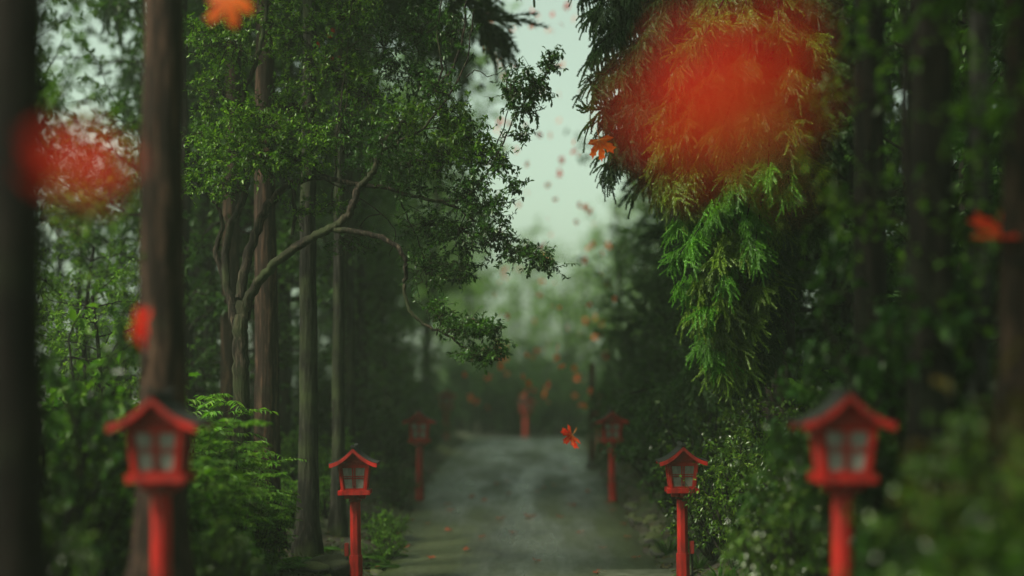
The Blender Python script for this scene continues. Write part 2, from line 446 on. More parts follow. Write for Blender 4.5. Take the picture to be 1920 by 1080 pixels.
# ------------------------------------------------------------------ trees
def trunk_line(base, top, r, lean=0.05, n=24):
    t = np.linspace(0, 1, n)[:, None]
    p = np.asarray(base)[None] * (1 - t) + np.asarray(top)[None] * t
    w = np.cumsum(r.normal(0, 0.02, (n, 2)), axis=0) * lean * 8
    w -= t * w[-1]
    p[:, :2] += w
    return p

def cedar(name, loc, h, rad, crown_from, spread, nb, seed, bark, needles, label, group=None, hang=0.45, per=9, lo=True, cat='tree', lean=0.05, fsize=(0.5, 0.9)):
    r = np.random.default_rng(seed)
    root = empty(name, loc)
    tag(root, label, cat, group)
    line = trunk_line((0, 0, -0.3), (r.normal(0, 0.1), r.normal(0, 0.1), h), r, lean, 40)
    z = np.clip(line[:, 2], 0, None)
    rr = rad * (1 - 0.8 * np.clip(z / h, 0, 1)) * (1 + 0.7 * np.exp(-z / 0.35))
    a = Acc()
    V, q = tube(line, rr, 36, 0.025, seed); a.add(V, q)
    tr = a.build('trunk', bark, root, True)
    br = Acc(); cr = Acc()
    P_, D_, N_, S_ = [], [], [], []
    for k in range(nb):
        t = (k + r.uniform(0, 1)) / nb
        z0 = crown_from + (h - crown_from) * t
        L = spread * (1 - 0.75 * t) * r.uniform(0.6, 1.15)
        az = k * 2.4 + r.uniform(-0.5, 0.5)
        out = np.array([math.cos(az), math.sin(az), 0.18])
        pts = wander((0, 0, z0), out, L, r, 8, 0.1, -0.10)
        br.add(*tube(pts, np.linspace(0.04, 0.008, len(pts)) * (0.5 + L / 3), 5))
        n = int(per * (0.6 + L / 2))
        tt = r.uniform(0.25, 1, n) * 7.99; i = tt.astype(int); f = (tt - i)[:, None]
        p = pts[i] * (1 - f) + pts[i + 1] * f
        side = r.normal(0, 1, (n, 3)) * 0.7
        d = unit(out[None] * 0.7 + side + np.array([0, 0, -hang * 1.6]))
        P_.append(p); D_.append(d); N_.append(unit(r.normal(0, 0.3, (n, 3)) + np.array([0, 0, 1]))); S_.append(r.uniform(fsize[0], fsize[1], n))
    br.build('branches' if False else 'limb_whorl', bark, root, True)
    fronds(cr, np.concatenate(P_), np.concatenate(D_), np.concatenate(N_), np.concatenate(S_), r, FROND_LO if lo else FROND)
    cr.build('crown', needles, root)
    return root

def broadleaf(name, loc, h, rad, crown_from, spread, seed, bark, leafm, label, group=None, nl=26, leaf=(0.10, 0.17), ntw=14, per=12, cat='tree'):
    r = np.random.default_rng(seed)
    root = empty(name, loc); tag(root, label, cat, group)
    line = trunk_line((0, 0, -0.3), (r.normal(0, 0.4), r.normal(0, 0.4), h * 0.85), r, 0.2, 20)
    z = np.clip(line[:, 2], 0, None)
    a = Acc()
    a.add(*tube(line, rad * (1 - 0.8 * np.clip(z / h, 0, 1)) * (1 + 0.5 * np.exp(-z / 0.3)), 14, 0.03, seed))
    data = []
    for k in range(nl):
        t = (k + r.uniform(0, 1)) / nl
        z0 = crown_from + (h * 0.83 - crown_from) * t
        i = int(np.clip(np.searchsorted(line[:, 2], z0), 1, 19))
        az = r.uniform(0, 6.28)
        prof = math.sin(math.pi * (0.18 + 0.72 * t)) ** 0.7
        L = spread * prof * r.uniform(0.55, 1.15)
        pts = wander(line[i], (math.cos(az), math.sin(az), r.uniform(0.1, 0.7)), L, r, 8, 0.22, 0.02)
        a.add(*tube(pts, np.linspace(0.30, 0.05, len(pts)) * rad * (0.6 + 0.4 * (1 - t)), 6))
        for _ in range(ntw):
            j = r.integers(2, len(pts))
            tw = wander(pts[j], unit(pts[j] - pts[j - 1]) + r.normal(0, 0.9, 3), r.uniform(0.4, 1.0) * (0.4 + spread * 0.22), r, 4, 0.25, -0.05)
            if r.uniform() < 0.5: a.add(*tube(tw, np.linspace(0.012, 0.004, len(tw)), 3))
            data.append(leaves_on(tw, r, per, leaf))
    a.build('trunk', bark, root, True)
    cr = Acc(); push_leaves(cr, data)
    cr.build('crown', leafm, root)
    return root

def shrub(name, loc, h, w, seed, leafm, label, group=None, stems=16, ntw=9, per=11, leaf=(0.045, 0.08), tv=LEAF_V, bark=None, cat='shrub', low=0.15):
    r = np.random.default_rng(seed)
    root = empty(name, loc); tag(root, label, cat, group)
    a = Acc(); data = []
    for k in range(stems):
        az = r.uniform(0, 6.28); o = math.sqrt(r.uniform(0, 1))
        tgt = np.array([math.cos(az) * o * w * 0.9, math.sin(az) * o * w * 0.9, h * math.sqrt(max(0.05, 1 - 0.8 * o * o)) * r.uniform(0.7, 1.0)])
        b = np.array([math.cos(az) * 0.15 * w * o, math.sin(az) * 0.15 * w * o, -0.1])
        mid = b * 0.5 + tgt * 0.5 + np.array([0, 0, 0.12 * h]) + r.normal(0, 0.06 * h, 3)
        pts = smooth_line([b, mid, tgt], 5)
        a.add(*tube(pts, np.linspace(0.016, 0.005, len(pts)) * (0.6 + 0.4 * h), 5))
        for _ in range(ntw):
            j = r.integers(max(2, int(low * len(pts))), len(pts))
            tw = wander(pts[j], unit(pts[j] - pts[j - 1]) * 0.6 + r.normal(0, 0.8, 3) + np.array([0, 0, 0.15]), r.uniform(0.18, 0.42) * w, r, 4, 0.22, -0.04)
            a.add(*tube(tw, np.linspace(0.005, 0.002, len(tw)), 3))
            data.append(leaves_on(tw, r, per, leaf, droop=0.3, from_t=0.05))
    a.build('stems' if False else 'stem', bark or M['bark_dark'], root, True)
    cr = Acc(); push_leaves(cr, data, tv)
    cr.build('foliage', leafm, root)
    return root

def whorl_plant(name, loc, h, w, seed, leafm, label, group=None, stems=10, tiers=5, per=18, leaf=(0.055, 0.095), cat='shrub'):
    """upright shrub with whorls of narrow drooping leaves."""
    r = np.random.default_rng(seed)
    root = empty(name, loc); tag(root, label, cat, group)
    a = Acc(); P_, D_, N_, S_ = [], [], [], []
    for k in range(stems):
        az = r.uniform(0, 6.28); o = math.sqrt(r.uniform(0, 1)) * w
        top = np.array([math.cos(az) * o, math.sin(az) * o, h * r.uniform(0.55, 1.0)])
        pts = smooth_line([np.array([top[0] * 0.3, top[1] * 0.3, -0.1]), top * np.array([0.7, 0.7, 0.55]), top], 6)
        a.add(*tube(pts, np.linspace(0.012, 0.004, len(pts)), 5))
        for q_ in range(tiers):
            j = len(pts) - 1 - int(q_ * len(pts) * 0.22)
            if j < 2: continue
            c = pts[j]
            for side in range(4):
                a2 = r.uniform(0, 6.28)
                tw = wander(c, (math.cos(a2), math.sin(a2), 0.45), r.uniform(0.14, 0.3) * (1 + 0.3 * h), r, 5, 0.12, -0.12)
                a.add(*tube(tw, np.linspace(0.004, 0.002, len(tw)), 3))
                n = per
                t = np.linspace(0.15, 1, n) * 4.99; i = t.astype(int); f = (t - i)[:, None]
                p = tw[i] * (1 - f) + tw[i + 1] * f
                ax = unit(tw[i + 1] - tw[i]); sd = unit(np.cross(ax, np.array([0, 0, 1.0])))
                sg = np.where(np.arange(n) % 2 == 0, 1, -1)[:, None]
                P_.append(p); D_.append(unit(ax * 0.55 + sd * sg + np.array([0, 0, -0.35]) + r.normal(0, 0.15, (n, 3))))
                N_.append(unit(r.normal(0, 0.25, (n, 3)) + np.array([0, 0, 1]))); S_.append(r.uniform(leaf[0], leaf[1], n))
    a.build('stem', M['bark_dark'], root, True)
    cr = Acc(); push_leaves(cr, list(zip(P_, D_, N_, S_)), LANCE_V)
    cr.build('foliage', leafm, root)
    return root

def blade_tuft(name, loc, h, seed, leafm, label, group=None, nblade=60, cat='plant', wid=0.012):
    r = np.random.default_rng(seed)
    root = empty(name, loc); tag(root, label, cat, group)
    a = Acc()
    for k in range(nblade):
        az = r.uniform(0, 6.28); o = r.uniform(0, 0.15) * h
        b = np.array([math.cos(az) * o, math.sin(az) * o, -0.03])
        pts = wander(b, (math.cos(az) * 0.5, math.sin(az) * 0.5, 1), h * r.uniform(0.6, 1.1), r, 6, 0.06, -0.16)
        s = np.array([-math.sin(az), math.cos(az), 0]) * wid
        wdt = np.array([0.7, 1, 1, 0.9, 0.7, 0.4, 0.05])[:, None]
        V = np.concatenate([pts - s * wdt, pts + s * wdt])
        i = np.arange(6); q = np.stack([i, i + 7, i + 8, i + 1], -1)
        a.add(V, q)
    a.build('foliage', leafm, root)
    return root

def fern(name, loc, size, seed, leafm, label, group=None, nf=11, cat='fern'):
    r = np.random.default_rng(seed)
    root = empty(name, loc); tag(root, label, cat, group)
    a = Acc(); cr = Acc(); P_, D_, N_, S_ = [], [], [], []
    for k in range(nf):
        az = k * 2.4 + r.uniform(-0.3, 0.3)
        tw = wander((0, 0, 0), (math.cos(az), math.sin(az), 1.1), size * r.uniform(0.75, 1.1), r, 9, 0.03, -0.16)
        a.add(*tube(tw, np.linspace(0.004, 0.0015, len(tw)), 3))
        n = 34
        t = np.linspace(0.15, 0.99, n) * 9; i = np.minimum(t.astype(int), 8); f = (t - i)[:, None]
        p = tw[i] * (1 - f) + tw[i + 1] * f
        ax = unit(tw[i + 1] - tw[i]); sd = unit(np.cross(ax, np.array([0, 0, 1.0])))
        sg = np.where(np.arange(n) % 2 == 0, 1, -1)[:, None]
        P_.append(p); D_.append(unit(ax * 0.35 + sd * sg + np.array([0, 0, -0.15])))
        N_.append(np.tile([0, 0, 1.0], (n, 1)) + r.normal(0, 0.1, (n, 3))); S_.append(size * 0.26 * np.sin(np.pi * np.linspace(0.25, 0.97, n)))
    a.build('stem', M['bark_dark'], root, True)
    push_leaves(cr, list(zip(P_, D_, N_, S_)), LANCE_V)
    cr.build('foliage', leafm, root)
    return root

def place(o, px, D, dz=0.0, s=1.0, rz=0.0, x=None):
    xx = (px - 960) / F * D if x is None else x
    o.location = (xx, D, gz(xx, D) + dz)
    o.rotation_euler = (0, 0, rz); o.scale = (s, s, s)
    return o

def relabel(o, label, group=None):
    o['label'] = label
    if group is not None: o['group'] = group
    elif 'group' in o: del o['group']
    return o

# ------------------------------------------------------------------ lantern
def box(bm, c, s, taper=None):
    """axis box; taper=(sx,sy) scale of the top."""
    vs = []
    for z in (-1, 1):
        for x, y in ((-1, -1), (1, -1), (1, 1), (-1, 1)):
            k = taper if (taper and z > 0) else (1, 1)
            vs.append(bm.verts.new((c[0] + x * s[0] / 2 * k[0], c[1] + y * s[1] / 2 * k[1], c[2] + z * s[2] / 2)))
    for f in ((0, 3, 2, 1), (4, 5, 6, 7), (0, 1, 5, 4), (1, 2, 6, 5), (2, 3, 7, 6), (3, 0, 4, 7)):
        bm.faces.new([vs[i] for i in f])
    return vs

def hexa(bm, pts):
    vs = [bm.verts.new(p) for p in pts]
    for f in ((0, 3, 2, 1), (4, 5, 6, 7), (0, 1, 5, 4), (1, 2, 6, 5), (2, 3, 7, 6), (3, 0, 4, 7)):
        bm.faces.new([vs[i] for i in f])

def bevel(bm, w=0.005, seg=2):
    bmesh.ops.bevel(bm, geom=bm.edges[:], offset=w, segments=seg, affect='EDGES')

def make_lantern():
    root = empty('path_lantern')
    # octagonal post
    def prism(z0, z1, r0, r1, n=8, rot=math.pi / 8):
        bm = bmesh.new()
        a = [bm.verts.new((r0 * math.cos(rot + i * 2 * math.pi / n), r0 * math.sin(rot + i * 2 * math.pi / n), z0)) for i in range(n)]
        b = [bm.verts.new((r1 * math.cos(rot + i * 2 * math.pi / n), r1 * math.sin(rot + i * 2 * math.pi / n), z1)) for i in range(n)]
        for i in range(n): bm.faces.new((a[i], a[(i + 1) % n], b[(i + 1) % n], b[i]))
        bm.faces.new(a[::-1]); bm.faces.new(b)
        return bm
    k = 1 / math.cos(math.pi / 8)
    bm = prism(0.30, 1.012, 0.0645 * k, 0.0635 * k); bevel(bm, 0.003, 1)
    bm_obj('post', bm, M['red'], root)
    bm = prism(-0.15, 0.353, 0.080 * k, 0.079 * k); bevel(bm, 0.005, 2)
    bm_obj('post_sleeve', bm, M['red'], root)
    # bracket below the box: collar and two crossed beams
    bm = bmesh.new(); box(bm, (0, 0, 1.029), (0.15, 0.15, 0.034)); bevel(bm, 0.006)
    bm_obj('collar', bm, M['red_dark'], root)
    bm = bmesh.new(); box(bm, (0, 0, 1.072), (0.265, 0.085, 0.05), ); bevel(bm, 0.008)
    bm_obj('bracket', bm, M['red'], root)
    bm = bmesh.new(); box(bm, (0, 0, 1.0705), (0.08, 0.262, 0.049)); bevel(bm, 0.008)
    bm_obj('bracket', bm, M['red_dark'], root)
    # sill frame
    bm = bmesh.new()
    for s in (-1, 1):
        box(bm, (0, s * 0.153, 1.129), (0.395, 0.05, 0.06)); box(bm, (s * 0.158, 0, 1.1285), (0.045, 0.37, 0.055))
    box(bm, (0, 0, 1.112), (0.28, 0.27, 0.016))
    bevel(bm, 0.004)
    bm_obj('sill_frame', bm, M['red'], root)
    z0, z1 = 1.159, 1.478
    wb, wt, pw = 0.158, 0.192, 0.038
    for sx in (-1, 1):
        for sy in (-1, 1):
            bm = bmesh.new()
            def ring(w, z): 
                x0, x1 = sx * w, sx * (w - pw); y0, y1 = sy * w, sy * (w - pw)
                return [(x0, y0, z), (x1, y0, z), (x1, y1, z), (x0, y1, z)]
            hexa(bm, ring(wb, z0) + ring(wt, z1)); bevel(bm, 0.003, 1)
            bm_obj('corner_post', bm, M['red'], root)
    # four windows, lattice and pane
    for f in range(4):
        rot = Matrix.Rotation(f * math.pi / 2, 4, 'Z')
        def pt(u, v, dd):       # u in -1..1 across, v 0..1 up, dd inward
            w = wb + (wt - wb) * v
            return rot @ Vector((u * (w - pw), -(w - 0.009 - dd), z0 + (z1 - z0) * v))
        bm = bmesh.new()
        def bar(u0, u1, v0, v1, d0=0.0, d1=0.012):
            hexa(bm, [pt(u0, v0, d0), pt(u1, v0, d0), pt(u1, v0, d1), pt(u0, v0, d1), pt(u0, v1, d0), pt(u1, v1, d0), pt(u1, v1, d1), pt(u0, v1, d1)])
        bar(-0.995, 0.995, 0.0, 0.075); bar(-0.995, 0.995, 0.86, 0.995)
        bar(-0.14, -0.05, 0.076, 0.859, 0.001, 0.010); bar(0.05, 0.14, 0.076, 0.859, 0.001, 0.010)
        bar(-0.99, 0.99, 0.52, 0.55, 0.002, 0.009); bar(-0.99, 0.99, 0.44, 0.47, 0.002, 0.009)
        bar(-0.995, -0.90, 0.076, 0.859, 0.0015, 0.011); bar(0.90, 0.995, 0.076, 0.859, 0.0015, 0.011)
        w = bm_obj('window', bm, M['red'], root)
        bm = bmesh.new()
        hexa(bm, [pt(-1, 0.02, 0.014), pt(1, 0.02, 0.014), pt(1, 0.02, 0.018), pt(-1, 0.02, 0.018), pt(-1, 0.95, 0.014), pt(1, 0.95, 0.014), pt(1, 0.95, 0.018), pt(-1, 0.95, 0.018)])
        bm_obj('pane', bm, M['screen'], w)
        if f == 0:
            bm = bmesh.new(); p_ = pt(0.0, 0.14, -0.008); box(bm, p_, (0.016, 0.014, 0.03)); bevel(bm, 0.003)
            bm_obj('latch', bm, M['metal'], w)
    # top beam ring
    bm = bmesh.new()
    for s in (-1, 1):
        box(bm, (0, s * 0.178, 1.492), (0.41, 0.034, 0.03)); box(bm, (s * 0.184, 0, 1.4915), (0.034, 0.32, 0.027))
    bevel(bm, 0.003, 1)
    bm_obj('top_frame', bm, M['red_dark'], root)
    # curved roof profile (half), x -> z
    hx = np.linspace(0, 0.288, 13)
    def prof(x): 
        t = x / 0.288
        return 1.664 - 0.205 * (0.55 * t + 0.45 * (1 - (1 - t) ** 2.2)) + 0.018 * t ** 4
    # gable panels front and back
    for s in (-1, 1):
        bm = bmesh.new()
        xx = np.linspace(-0.19, 0.19, 15)
        fr = []
        for yy in (s * 0.176, s * 0.160):
            lo_ = [bm.verts.new((x, yy, 1.508)) for x in xx]
            hi_ = [bm.verts.new((x, yy, max(1.512, prof(abs(x)) - 0.03))) for x in xx]
            fr.append((lo_, hi_))
            for i in range(14): bm.faces.new((lo_[i], lo_[i + 1], hi_[i + 1], hi_[i]))
        for i in range(14):
            bm.faces.new((fr[0][1][i], fr[0][1][i + 1], fr[1][1][i + 1], fr[1][1][i]))
        bm_obj('gable_panel', bm, M['red'], root)
    # roof shell
    def shell(y0, y1, off0, off1, xmax=0.288, mat=None, name='roof', parent=None, x_ext=0.0):
        bm = bmesh.new()
        xs_ = np.concatenate([-hx[::-1], hx[1:]]) * (1 + x_ext)
        rows = []
        for yy in (y0, y1):
            top = [bm.verts.new((x, yy, prof(min(abs(x), 0.288)) + off1)) for x in xs_]
            bot = [bm.verts.new((x, yy, prof(min(abs(x), 0.288)) + off0)) for x in xs_]
            rows.append((top, bot))
        n = len(xs_)
        for i in range(n - 1):
            bm.faces.new((rows[0][0][i], rows[0][0][i + 1], rows[1][0][i + 1], rows[1][0][i]))
            bm.faces.new((rows[0][1][i], rows[1][1][i], rows[1][1][i + 1], rows[0][1][i + 1]))
            bm.faces.new((rows[0][0][i], rows[0][1][i], rows[0][1][i + 1], rows[0][0][i + 1]))
            bm.faces.new((rows[1][0][i], rows[1][0][i + 1], rows[1][1][i + 1], rows[1][1][i]))
        for i in (0, n - 1):
            bm.faces.new((rows[0][0][i], rows[1][0][i], rows[1][1][i], rows[0][1][i]))
        return bm_obj(name, bm, mat, parent)
    roof = shell(-0.270, 0.270, 0.006, 0.022, mat=M['roof'], name='roof', parent=root, x_ext=0.035)
    shell(-0.25, 0.25, -0.012, 0.003, mat=M['red_dark'], name='soffit', parent=roof)
    for s in (-1, 1):
        shell(s * 0.2715, s * 0.290, -0.036, 0.012, mat=M['red'], name='bargeboard', parent=roof)
    # ridge cap with up-turned ends
    bm = bmesh.new()
    yy = np.linspace(-0.30, 0.30, 11)
    rows = []
    for y in yy:
        l = 0.014 * (abs(y) / 0.30) ** 3
        rows.append([bm.verts.new(p) for p in ((-0.030, y, 1.672 + l), (-0.022, y, 1.704 + l), (0.022, y, 1.704 + l), (0.030, y, 1.672 + l))])
    for i in range(10):
        for j in range(4): bm.faces.new((rows[i][j], rows[i][(j + 1) % 4], rows[i + 1][(j + 1) % 4], rows[i + 1][j]))
    bm.faces.new(rows[0]); bm.faces.new(rows[-1][::-1])
    bm_obj('ridge_cap', bm, M['roof'], roof)
    return root

def add_junction(root, sx):
    bm = bmesh.new(); box(bm, (sx * 0.112, 0.02, 0.42), (0.055, 0.08, 0.16)); bevel(bm, 0.006)
    jb = bm_obj('junction_box', bm, M['red_dark'], root)
    V, q = tube(smooth_line([(sx * 0.112, 0.02, 0.345), (sx * 0.118, 0.02, 0.2), (sx * 0.115, 0.02, -0.1)], 4), np.full(9, 0.013), 8)
    mesh_np('conduit', V, [q], M['metal'], jb, True)

LG = 'red wooden lanterns along the path'
lan = make_lantern()
spots = [(668, 17.3, 0.03, 'red roofed lantern in sharp focus on the left path edge, rock beside its post', -1),
         (1281, 17.3, -0.02, 'red roofed lantern in sharp focus beside the mossy stone row, leaves touching its roof', 1),
         (304, 9.4, 0.02, 'large blurred red lantern near the camera on the left, before a dark trunk', 0),
         (1580, 9.1, -0.05, 'large blurred bright red lantern near the camera on the right, before dark bushes', 0),
         (787, 25.8, 0.0, 'blurred dim red lantern on the left path edge beyond the sharp one', 0),
         (1149, 25.8, 0.0, 'blurred dim red lantern on the right path edge beyond the stone row', 0),
         (836, 45.0, 0.1, 'faint misted red lantern under the dark trees, farthest down the left path edge', 0),
         (1124, 38.5, -0.1, 'faint misted red lantern beside the tall dark post', 0),
         (985, 54.0, 0.2, 'faintest red lantern alone in the mist where the path ends', 0)]
for i, (px, D, rz, lb, jb) in enumerate(spots):
    o = lan if i == 0 else copy_tree(lan)
    if i == 1:   # the first lantern's own box was added after copying
        pass
    x = (px - 960) / F * D
    o.location = (x, D, min(gz(x, D), float(hp(D)) + 0.06))
    o.rotation_euler = (random.uniform(-.014, .014), random.uniform(-.018, .018), rz)
    tag(o, lb, 'lantern', LG)
    spots[i] = (o, jb)
for o, jb in spots:
    if jb: add_junction(o, jb)
    elif False: pass

# dark post beside the far right lantern
bm = bmesh.new(); box(bm, (0, 0, 1.2), (0.13, 0.13, 2.6), (0.9, 0.9)); bevel(bm, 0.012)
dp = empty('wooden_post'); bm_obj('post', bm, M['wood_post'], dp)
bm = bmesh.new(); box(bm, (0, 0, 0.08), (0.3, 0.3, 0.3), (0.85, 0.85)); bevel(bm, 0.02)
bm_obj('foot_block', bm, M['stone'], dp)
place(dp, 1110, 33.0)
tag(dp, 'tall dark wooden post on the right path edge before the mist', 'post')

# ------------------------------------------------------------------ stones
def rock(name, seed, label, group=None):
    r = np.random.default_rng(seed)
    bm = bmesh.new(); bmesh.ops.create_icosphere(bm, subdivisions=4, radius=1.0)
    k = r.normal(0, 1, (7, 3)); ph = r.uniform(0, 6.28, 7)
    for v in bm.verts:
        c = np.array(v.co)
        d = 1 + sum(0.07 * math.sin(2.0 * float(np.dot(k[i], c)) + ph[i]) for i in range(7)) + 0.025 * math.sin(9 * c[0] + ph[0]) * math.sin(8 * c[1] + 3 * c[2])
        v.co = Vector((c[0] * d, c[1] * d * 0.85, max(-0.6, c[2] * d * 0.72)))
    o = bm_obj(name, bm, M['stone'], None, True)
    tag(o, label, 'stone', group)
    return o
SG = 'mossy stones edging the right side of the path'
st = [(1190, 952, 0.14, 'mossy stone at the far end of the row edging the path'), (1214, 948, 0.2, 'large moss capped stone second from the far end of the row'),
      (1188, 968, 0.10, 'small bare stone on the path side of the far end of the row'), (1202, 976, 0.11, 'small round stone low against the path, near the far end of the row'),
      (1232, 968, 0.15, 'broad flat stone behind the middle of the mossy row'), (1222, 980, 0.16, 'rounded green stone in the middle of the mossy row'),
      (1238, 1000, 0.17, 'wide mossy stone just past the middle of the row'), (1226, 1012, 0.16, 'round green stone second from the near end of the row'),
      (1246, 1022, 0.13, 'dark mossy stone behind the near end of the row'), (1236, 1036, 0.15, 'low flat stone at the near end of the row beside the lantern post')]
proto = [rock('edging_stone', 100 + i, st[i][3], SG) for i in range(4)]
for i, (px, py, s, lb) in enumerate(st):
    o = proto[i] if i < 4 else proto[i % 4].copy()
    if i >= 4: COL.objects.link(o)
    # depth where the ray meets the path level
    D = 20.0
    for _ in range(20):
        D = -F * float(hp(D) + 0.07) / (HOR - py) * -1 if False else F * -(float(hp(D)) + 0.07) / (py - HOR)
    x = (px - 960) / F * D
    o.location = (x, D, float(hp(D)) + s * 0.5)
    o.scale = (s * 1.15, s, s * 0.95); o.rotation_euler = (random.uniform(-.3, .3), random.uniform(-.2, .2), random.uniform(0, 6))
    tag(o, lb, 'stone', SG)
rk = rock('boulder', 222, 'dark brown boulder left of the sharp lantern post at the trunk foot')
rk.data.materials[0] = M['stone_dark']; rk.location = (*P(622, 0, 17.4)[:2], gz(P(622, 0, 17.4)[0], 17.4) + 0.07); rk.scale = (0.26, 0.26, 0.22)
for px, D, s, lb in ((706, 18.4, 0.10, 'low dark stone on the left path edge right of the lantern post'), (584, 17.2, 0.15, 'small rough rock left of the boulder under the trunk'), (690, 17.3, 0.09, 'small half buried stone at the foot of the left lantern')):
    o = proto[1].copy(); COL.objects.link(o); x = (px - 960) / F * D
    o.location = (x, D, gz(x, D) + s * 0.2); o.scale = (s * 1.3, s, s * 0.7); o.rotation_euler = (0, 0, px)
    tag(o, lb, 'stone'); 
    if 'group' in o: del o['group']

# ------------------------------------------------------------------ hero camellia (gnarled tree over the path)
def gnarled_tree():
    r = np.random.default_rng(5)
    b = P(452, 1045, 16.9)
    root = empty('gnarled_tree', b); tag(root, 'gnarled moss barked tree arching its crooked limb and small leaves over the path', 'tree')
    O = b
    a = Acc()
    nodes = []
    def limb(pp, r0, r1, k=7, n=12, rough=0.05, reg=True):
        pts = smooth_line([P(*p) - O for p in pp], k)
        pts[1:-1] += r.normal(0, 0.006 + r0 * 0.04, pts[1:-1].shape)
        rad = np.linspace(r0, r1, len(pts)) * (1 + r.normal(0, 0.022, len(pts)))
        V, q = tube(pts, rad, n, rough, int(r.integers(1e6))); a.add(V, q)
        if reg: nodes.extend([(p, rr) for p, rr in zip(pts, rad)])
        return pts
    limb([(456, 1075, 16.9), (455, 1000, 16.9), (452, 880, 16.9), (453, 720, 16.85), (452, 620, 16.8), (456, 568, 16.8)], 0.125, 0.085, 8, 16)
    limb([(456, 590, 16.8), (476, 545, 16.7), (510, 500, 16.55), (560, 460, 16.4), (605, 435, 16.25), (640, 418, 16.2), (662, 385, 16.2), (672, 352, 16.25)], 0.062, 0.042, 7, 12, 0.07)
    limb([(672, 352, 16.25), (700, 322, 16.3), (712, 280, 16.4), (735, 250, 16.45), (780, 205, 16.5), (822, 160, 16.55), (852, 120, 16.6), (872, 40, 16.7), (880, -60, 16.7)], 0.036, 0.010, 7, 12, 0.07)
    limb([(625, 430, 16.2), (690, 438, 16.05), (735, 455, 15.95), (760, 490, 15.9), (757, 535, 15.9), (768, 580, 15.85), (800, 610, 15.8), (840, 628, 15.8), (875, 655, 15.75), (910, 668, 15.7), (945, 658, 15.65)], 0.034, 0.006, 6, 9)
    limb([(838, 625, 15.8), (870, 610, 15.7), (905, 608, 15.6), (945, 615, 15.6)], 0.012, 0.004, 5, 6)
    limb([(450, 560, 16.9), (462, 490, 17.0), (485, 420, 17.05), (510, 375, 17.0), (548, 345, 16.9), (600, 333, 16.8), (660, 345, 16.6), (720, 352, 16.5), (790, 372, 16.45), (855, 388, 16.4)], 0.06, 0.014, 6, 12, 0.06)
    limb([(448, 640, 17.0), (425, 520, 17.2), (428, 440, 17.25), (452, 380, 17.2), (462, 335, 17.15), (448, 290, 17.1), (452, 200, 17.1), (478, 120, 17.1), (497, 40, 17.1), (505, -80, 17.1)], 0.055, 0.02, 6, 12, 0.06)
    limb([(425, 540, 17.3), (405, 470, 17.4), (418, 420, 17.4), (408, 388, 17.45), (398, 378, 17.5)], 0.04, 0.016, 6, 9)
    limb([(448, 300, 17.1), (425, 190, 17.0), (410, 150, 17.0), (398, 100, 17.0)], 0.02, 0.008, 6, 8)
    limb([(455, 190, 17.1), (430, 195, 16.95), (410, 160, 16.9), (412, 120, 16.9)], 0.022, 0.01, 6, 8)
    limb([(462, 335, 17.15), (490, 290, 16.9), (475, 240, 16.8), (470, 180, 16.8)], 0.018, 0.008, 6, 8)
    limb([(550, 345, 16.9), (553, 400, 16.95), (548, 440, 17.0)], 0.028, 0.018, 5, 8)
    limb([(628, 335, 16.75), (632, 250, 16.8), (640, 180, 16.9), (652, 90, 17.0), (660, -20, 17.0)], 0.016, 0.007, 6, 7)
    limb([(632, 255, 16.8), (650, 190, 16.7), (645, 120, 16.7)], 0.008, 0.004, 5, 5)
    limb([(712, 285, 16.4), (760, 260, 16.2), (800, 235, 16.1), (850, 165, 16.1), (875, 110, 16.1), (888, 20, 16.1)], 0.018, 0.007, 6, 7)
    limb([(800, 190, 16.5), (830, 130, 16.6), (820, 60, 16.7), (835, -30, 16.7)], 0.016, 0.007, 6, 7)
    limb([(790, 372, 16.45), (860, 375, 16.3), (905, 335, 16.2), (935, 285, 16.1), (962, 225, 16.0), (985, 190, 16.0), (1015, 150, 16.0), (1040, 118, 16.0)], 0.014, 0.004, 6, 7)
    limb([(920, 310, 16.15), (955, 200, 16.1), (950, 150, 16.1), (975, 120, 16.1)], 0.008, 0.003, 5, 5)
    limb([(872, 145, 16.1), (895, 133, 16.0), (915, 142, 16.0), (932, 138, 16.0), (960, 118, 16.0)], 0.007, 0.003, 5, 5)
    limb([(855, 388, 16.4), (905, 425, 16.2), (950, 455, 16.0), (990, 470, 15.9), (1035, 498, 15.8)], 0.012, 0.003, 6, 6)
    limb([(740, 355, 16.5), (770, 420, 16.7), (790, 470, 16.8), (800, 540, 16.8)], 0.012, 0.004, 6, 6)
    limb([(600, 333, 16.8), (680, 375, 16.9), (740, 430, 17.0), (730, 480, 17.0)], 0.010, 0.004, 6, 6)
